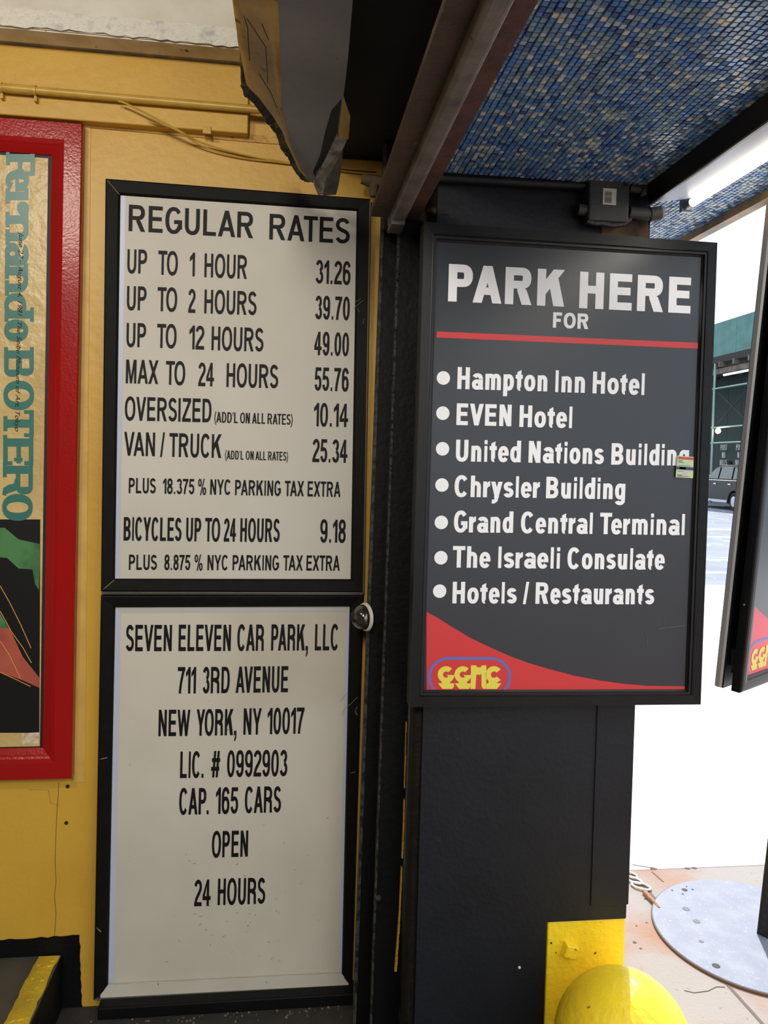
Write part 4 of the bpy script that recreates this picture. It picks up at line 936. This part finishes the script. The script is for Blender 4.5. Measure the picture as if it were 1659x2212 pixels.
# ------------------------------------------------------------------ ground outside
kerb_y = PZ(1535,1268,0).y
yj_ = PZ(1500,1876,0).y
gd = struct(MB().box((.86,-8,-.2),(9,yj_,0)).box((-5,YW+.3,-.2),(.86,yj_,0)).build('sidewalk', sidewalk))
MB().box((-5,yj_+.008,-.2),(9,kerb_y,0)).build('pale_slab', sidewalk_far, gd)
mb = MB()
j = PZ(1420,1888,0); j2 = PZ(1700,2270,0)
def joint(a, b, w=.006): d = (b-a).normalized(); s = V((-d.y,d.x,0))*w/2; mb.prism([a-s,b-s,b+s,a+s], (0,0,.0012))
joint(PZ(1365,1885,0), PZ(1428,1958,0), .014); joint(PZ(1560,2115,0), PZ(1659,2225,0), .010); joint(PZ(1409,1884,0), PZ(1433,1905,0), .006); joint(PZ(1366,1868,0),PZ(1420,1877,0),.005)
mb.build('pavement_joint', mat('joint_dark',(104,92,88),.9), gd)
mb = MB()
for px,py,r in ((1371,2036,.007),(1384,2049,.005),(1397,1993,.004),(1375,1891,.009),(1394,1942,.006),(1500,1875,.010),(1410,1876,.012),(1485,1876,.010),(1375,2000,.004)):
    mb.lathe(PZ(px,py,0), [(r,0),(r*.8,.0008),(0,.001)], 7)
mb.build('pavement_stains', mat('stain_dark',(88,74,72),.9), gd)
pts = [PZ(*q,0) for q in ((1478,2140),(1500,2145),(1530,2141),(1548,2132),(1566,2133))]
mb = MB(); mb.tube([p+V((0,0,.0003)) for p in pts], .0016, 5); mb.build('pavement_crack', MATS['joint_dark'], gd)
# rusty rod and loose chain on the pavement
ra, rb2 = PZ(1392,1926,.008), PZ(1424,1962,.008)
ch = thing('rusty_rod', ra, 'short rusty rod lying between the pillar and the round plate', 'rod')
MB().tube([ra,lerp(ra,rb2,.5),rb2], .008, 8, rs=[.009,.008,.005]).build('rod', mat('rust_orange',(168,116,84),.7,col2=(120,84,66),nscale=60), ch, True)
cc = thing('chain', PZ(1375,1905,0), 'pale metal chain end lying on the pavement by the pillar', 'chain')
def linkring(px,py,rx,ry,ang,n=18):
    c = PZ(px,py,.006); return [c+V((math.cos(ang)*rx*math.cos(t)-math.sin(ang)*ry*math.sin(t), math.sin(ang)*rx*math.cos(t)+math.cos(ang)*ry*math.sin(t),0)) for t in [2*PI*i/n for i in range(n+1)]]
for q in ((1385,1914,.034,.020,-.7),(1370,1901,.030,.017,-.9),(1360,1889,.03,.017,-.8)):
    MB().tube(linkring(*q), .004, 8, caps=False).build('chain_link', mat('pale_steel',(220,218,214),.35,metal=.4), cc, True)
# kerb, road
KY = kerb_y
struct(MB().box((-10,KY,-.2),(9,KY+.16,.002)).build('kerb_strip', mat('kerb_stone',(180,178,174),.8)))
struct(MB().box((-30,KY+.16,-.3),(60,90,-.08)).box((9,-20,-.3),(60,KY+.16,-.08)).build('road', road))
mb = MB()
for py, w0 in ((1238,.25),(1210,.18),(1144,.5),(1160,.3)):
    a = PZ(1500,py,-.08); b = PZ(1640,py+3,-.08); mb.prism([a,b,b+V((0,w0,0)),a+V((0,w0,0))], (0,0,.003))
o = mb.build('worn_road_marking', mat('worn_white_marking',(206,222,222),.8,col2=(140,150,165),nscale=3), bpy.data.objects['road'])
# ------------------------------------------------------------------ sidewalk shed across the street
X1, X2 = 20.4, 23.0
zt_l = PX(1540,700,X1); zb_l = PX(1540,773,X1)
shed = thing('sidewalk_shed', (X1+1,32,0), 'green plywood sidewalk shed with posted wall across the street', 'sidewalk shed')
ztp, zbt = PX(1590,686,X1).z, PX(1585,762,X1).z
pn = MB(); y = 24.0; 
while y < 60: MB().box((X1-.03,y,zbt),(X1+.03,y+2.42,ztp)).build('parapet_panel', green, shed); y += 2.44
mb = MB(); mb.box((X1+.03,24,zbt+.1),(X2,60,zbt+.25)); mb.build('deck', wood, shed)
for k in range(30): MB().box((X1-.2,24+1.2*k,zbt-.55),(X2,24+1.2*k+.12,zbt-.3)).build('joist', wood, shed) if k < 16 else None
MB().box((X1-.05,24,zbt-.32),(X1+.15,60,zbt)).build('long_beam', mat('dark_beam',(40,38,38),.8), shed)
MB().box((X1+.0,24,zbt-.85),(X1+.1,60,zbt-.6)).build('long_beam', wood, shed)
def railz(px,py): return PX(px,py,X1).z
y = 24
i = 0
while y < 60:
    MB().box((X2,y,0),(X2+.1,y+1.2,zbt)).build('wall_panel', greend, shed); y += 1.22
for px, py in ((1580,834),(1580,921),(1580,955.5)):
    z = railz(px,py); MB().tube([V((X1,24,z)),V((X1,60,z))], .045, 8).build('cross_rail', pipew, shed)
ypost = PX(1541,900,X1).y
for k in (-2,-1,0,1,2):
    yy2 = ypost+k*3.05; MB().tube([V((X1,yy2,0)),V((X1,yy2,zbt-.3))], .06, 8).build('scaffold_post', pipew, shed)
za, zb_ = railz(1580,836), railz(1580,921)
for k in (-2,-1,0,1):
    yy2 = ypost+k*3.05
    for s in (0,1): MB().tube([V((X1+.05,yy2,za if s else zb_)),V((X1+.05,yy2+3.05,zb_ if s else za))], .025, 6).build('brace', greend, shed)
for px in (1563,1597):
    p = PX(px,985,X2-.01); s0 = .30
    for r_, tx in enumerate(('POST','NO','BILLS')):
        wd_ = {'POST':.62,'NO':.32,'BILLS':.66}[tx]; zc = p.z+.30-r_*.40
        b = V((0,0,0)); 
        def TT(x,y): return V((X2-.012, p.y+wd_/2-x, zc+y))
        word(shed, lambda x,y: V((X2-.012,p.y+wd_*.5-x, zc)), tx, 0,0, wd_,0, 1, .16,.14, mat('stencil_white',(190,200,196),.7), up=(V((0,0,1)),s0))
b = PX(1551,931,X1-.15); MB().lathe(b, [(0,-.13),(.10,-.08),(.13,0),(.09,.09),(.04,.14),(0,.15)], 16).build('bulb', bulbm, shed, True)
b = PX(1600,803,X1+.4); MB().tube([b+V((0,-.9,0)),b+V((0,1.4,0))], .05, 8).build('strip_lamp', mat('strip_lamp',(255,255,250),.3,emit=2.5), shed)
# ------------------------------------------------------------------ black car
def car(loc, rz):
    t = thing('black_car', (0,0,0), 'black car parked along the far side of the street by the green shed', 'car')
    Lh = 2.4; hw = .93
    prof = [(-2.38,.32),(-2.40,.75),(-2.30,.98),(-1.35,1.06),(-.72,1.10),(1.6,1.12),(2.25,1.06),(2.38,.85),(2.36,.34)]
    def wheelcut(xc, r=.40, n=9): return [(xc+r*math.cos(a),.30+r*math.sin(a)) for a in [PI*i/n for i in range(n+1)]]
    bot = [(2.36,.30)]+wheelcut(1.45)+wheelcut(-1.45)+[(-2.38,.30)]
    poly_ = [(x,z) for x,z in prof[::-1]][0:0]+prof+bot[:-1]
    mb = MB(); mb.hexa([V((x,-hw,z)) for x,z in poly_],[V((x,hw,z)) for x,z in poly_]); o = mb.build('body', carblk, t); bevel(o,.05,2)
    cab = [(-1.05,1.08),(-.25,1.56),(.2,1.66),(1.2,1.66),(1.85,1.5),(2.22,1.08)]
    mb = MB(); mb.hexa([V((x,-hw+.05+.16*(z-1.08)/.58,z)) for x,z in cab],[V((x,hw-.05-.16*(z-1.08)/.58,z)) for x,z in cab]); o = mb.build('cabin', carblk, t); bevel(o,.04,2)
    for s in (-1,1):
        def sd_(x,z): return V((x,s*(hw-.035-.16*(z-1.08)/.58),z))
        for nm, w_ in (('side_window',[(-.80,1.14),(-.22,1.50),(.12,1.58),(.16,1.14)]),('side_window',[(.26,1.14),(.24,1.59),(1.10,1.59),(1.18,1.14)]),('side_window',[(1.28,1.14),(1.22,1.58),(1.66,1.46),(1.92,1.14)])):
            MB().prism([sd_(*p) for p in w_], (0,s*.012,0)).build(nm, glassd, t)
        for x in (-.05,1.05):
            MB().box((x,s*(hw+.015)-.01,.93),(x+.20,s*(hw+.015)+.01,.97)).build('door_handle', chrome, t)
        MB().box((-1.0,s*hw-.02,.30),(1.02,s*hw+.02,.37)).build('sill_trim', chrome, t)
        MB().box((-.9,s*hw-.0,1.075),(1.95,s*hw+.012,1.10)).build('beltline_trim', chrome, t)
        MB().lathe((-.95,s*(hw+.1),1.12), [(0,-.09),(.07,-.06),(.09,0),(.07,.06),(0,.09)], 12, axis=(1,0,0)).build('mirror', carblk, t, True)
        for xc in (-1.45,1.45):
            w2 = MB().lathe((xc,s*(hw-.12),.33), [(0,.10),(.20,.11),(.21,.09),(.25,.11),(.33,.09),(.34,-.09),(0,-.1)], 28, axis=(0,s,0)).build('wheel', rubber, t, True)
            MB().lathe((xc,s*(hw-.12),.33), [(0,.118),(.19,.116),(.20,.105)], 20, axis=(0,s,0)).build('hubcap', chrome, w2, True)
    MB().prism([V((-1.06,-.78,1.10)),V((-1.06,.78,1.10)),V((-.27,.70,1.55)),V((-.27,-.70,1.55))], (-.02,0,.02)).build('windscreen', glassd, t)
    for s in (-1,1): MB().box((-2.42,s*.6-.18,.72),(-2.36,s*.6+.18,.86)).build('headlight', mat('headlamp',(220,222,226),.1), t); MB().box((2.35,s*.6-.18,.8),(2.41,s*.6+.18,.92)).build('tail_light', mat('tail_red',(150,20,20),.2), t)
    t.location = loc; t.rotation_euler = (0,0,rz); return t
cpos = PZ(1583,1104,-.08)
CA = math.radians(86); fwd = V((math.cos(CA),math.sin(CA),0))      # car's nose points this way
ct = car((0,0,0), 0); 
# local -x is the nose, near side faces -y local
wl = V((1.45,-.93,0)); rz = CA+PI
c_, s__ = math.cos(rz), math.sin(rz); wx_ = V((c_*wl.x-s__*wl.y, s__*wl.x+c_*wl.y, 0)); ct.rotation_euler = (0,0,rz); ct.location = V((cpos.x,cpos.y,-.08))-wx_*1.15
ct.scale = (1.15,1.15,1.15)
# person standing beyond the car: only the top of a dark-haired head shows above its roof
hp = PP(1576,997, V((21.8,0,0)), V((1,0,0))); HZ = hp.z+.02
def person(x, y, top):
    t = thing('person', (x,y,-.08), 'person with short dark hair standing beyond the black car', 'person'); k = (top+.08)/1.78; z0 = -.08
    J = {'pelvis':(0,0,.95),'chest':(0,0,1.28),'neck':(0,0,1.48),'head0':(0,0,1.56),'head':(0,-.01,1.66),'headt':(0,0,1.72),
         'sl':(0,.19,1.42),'el':(.02,.24,1.14),'wl':(.08,.22,.90),'hl':(.10,.22,.82),'sr':(0,-.19,1.42),'er':(.02,-.24,1.14),'wr':(.08,-.22,.90),'hr':(.10,-.22,.82),
         'hpl':(0,.09,.90),'kl':(.02,.10,.50),'al':(0,.10,.09),'tl':(.14,.11,.04),'hpr':(0,-.09,.90),'kr':(.02,-.10,.50),'ar':(0,-.10,.09),'tr':(.14,-.11,.04)}
    R = dict(pelvis=.14,chest=.15,neck=.055,head0=.06,head=.092,headt=.08,sl=.06,el=.045,wl=.03,hl=.035,sr=.06,er=.045,wr=.03,hr=.035,hpl=.09,kl=.06,al=.045,tl=.035,hpr=.09,kr=.06,ar=.045,tr=.035)
    E = [('pelvis','chest'),('chest','neck'),('neck','head0'),('head0','head'),('head','headt'),('chest','sl'),('sl','el'),('el','wl'),('wl','hl'),('chest','sr'),('sr','er'),('er','wr'),('wr','hr'),('pelvis','hpl'),('hpl','kl'),('kl','al'),('al','tl'),('pelvis','hpr'),('hpr','kr'),('kr','ar'),('ar','tr')]
    ks = list(J); d = bpy.data.meshes.new('body'); d.from_pydata([(x+J[q][0]*k,y+J[q][1]*k,z0+J[q][2]*k) for q in ks], [(ks.index(a),ks.index(b)) for a,b in E], [])
    o = bpy.data.objects.new('body', d); link(o, t); m = o.modifiers.new('skin','SKIN'); sv = d.skin_vertices[0].data
    for i, q in enumerate(ks): sv[i].radius = (R[q]*k,R[q]*k); sv[i].use_root = q == 'pelvis'
    o.modifiers.new('sub','SUBSURF').levels = 1; d.materials.append(cloth)
    hd = V((x,y,z0+1.66*k)); r = .105*k
    MB().lathe(hd, [(0,-r*1.25),(r*.55,-r*1.1),(r*.86,-r*.5),(r*.92,0),(r*.85,r*.6),(r*.5,r*1.0),(0,r*1.12)], 18).build('face', skin, t, True)
    MB().lathe(hd+V((.012,0,.01)), [(r*1.0,-r*.35),(r*1.02,r*.1),(r*.94,r*.65),(r*.55,r*1.08),(0,r*1.22)], 18).build('hair', hairm, t, True)
    for s in (-1,1): MB().lathe(hd+V((-r*.87,s*.034*k,-.005)), [(0,.008),(.011,.003),(.012,0)], 10, axis=(-1,0,0)).build('eye', ink, t)
    MB().lathe(hd+V((-r*.9,0,-.03*k)), [(0,.03),(.013,.012),(.018,0)], 8, axis=(-1,0,0)).build('nose', skin, t, True)
person(hp.x, hp.y, HZ)
# far-off building line so the street closes from other viewpoints is left as bright sky, as in the photograph
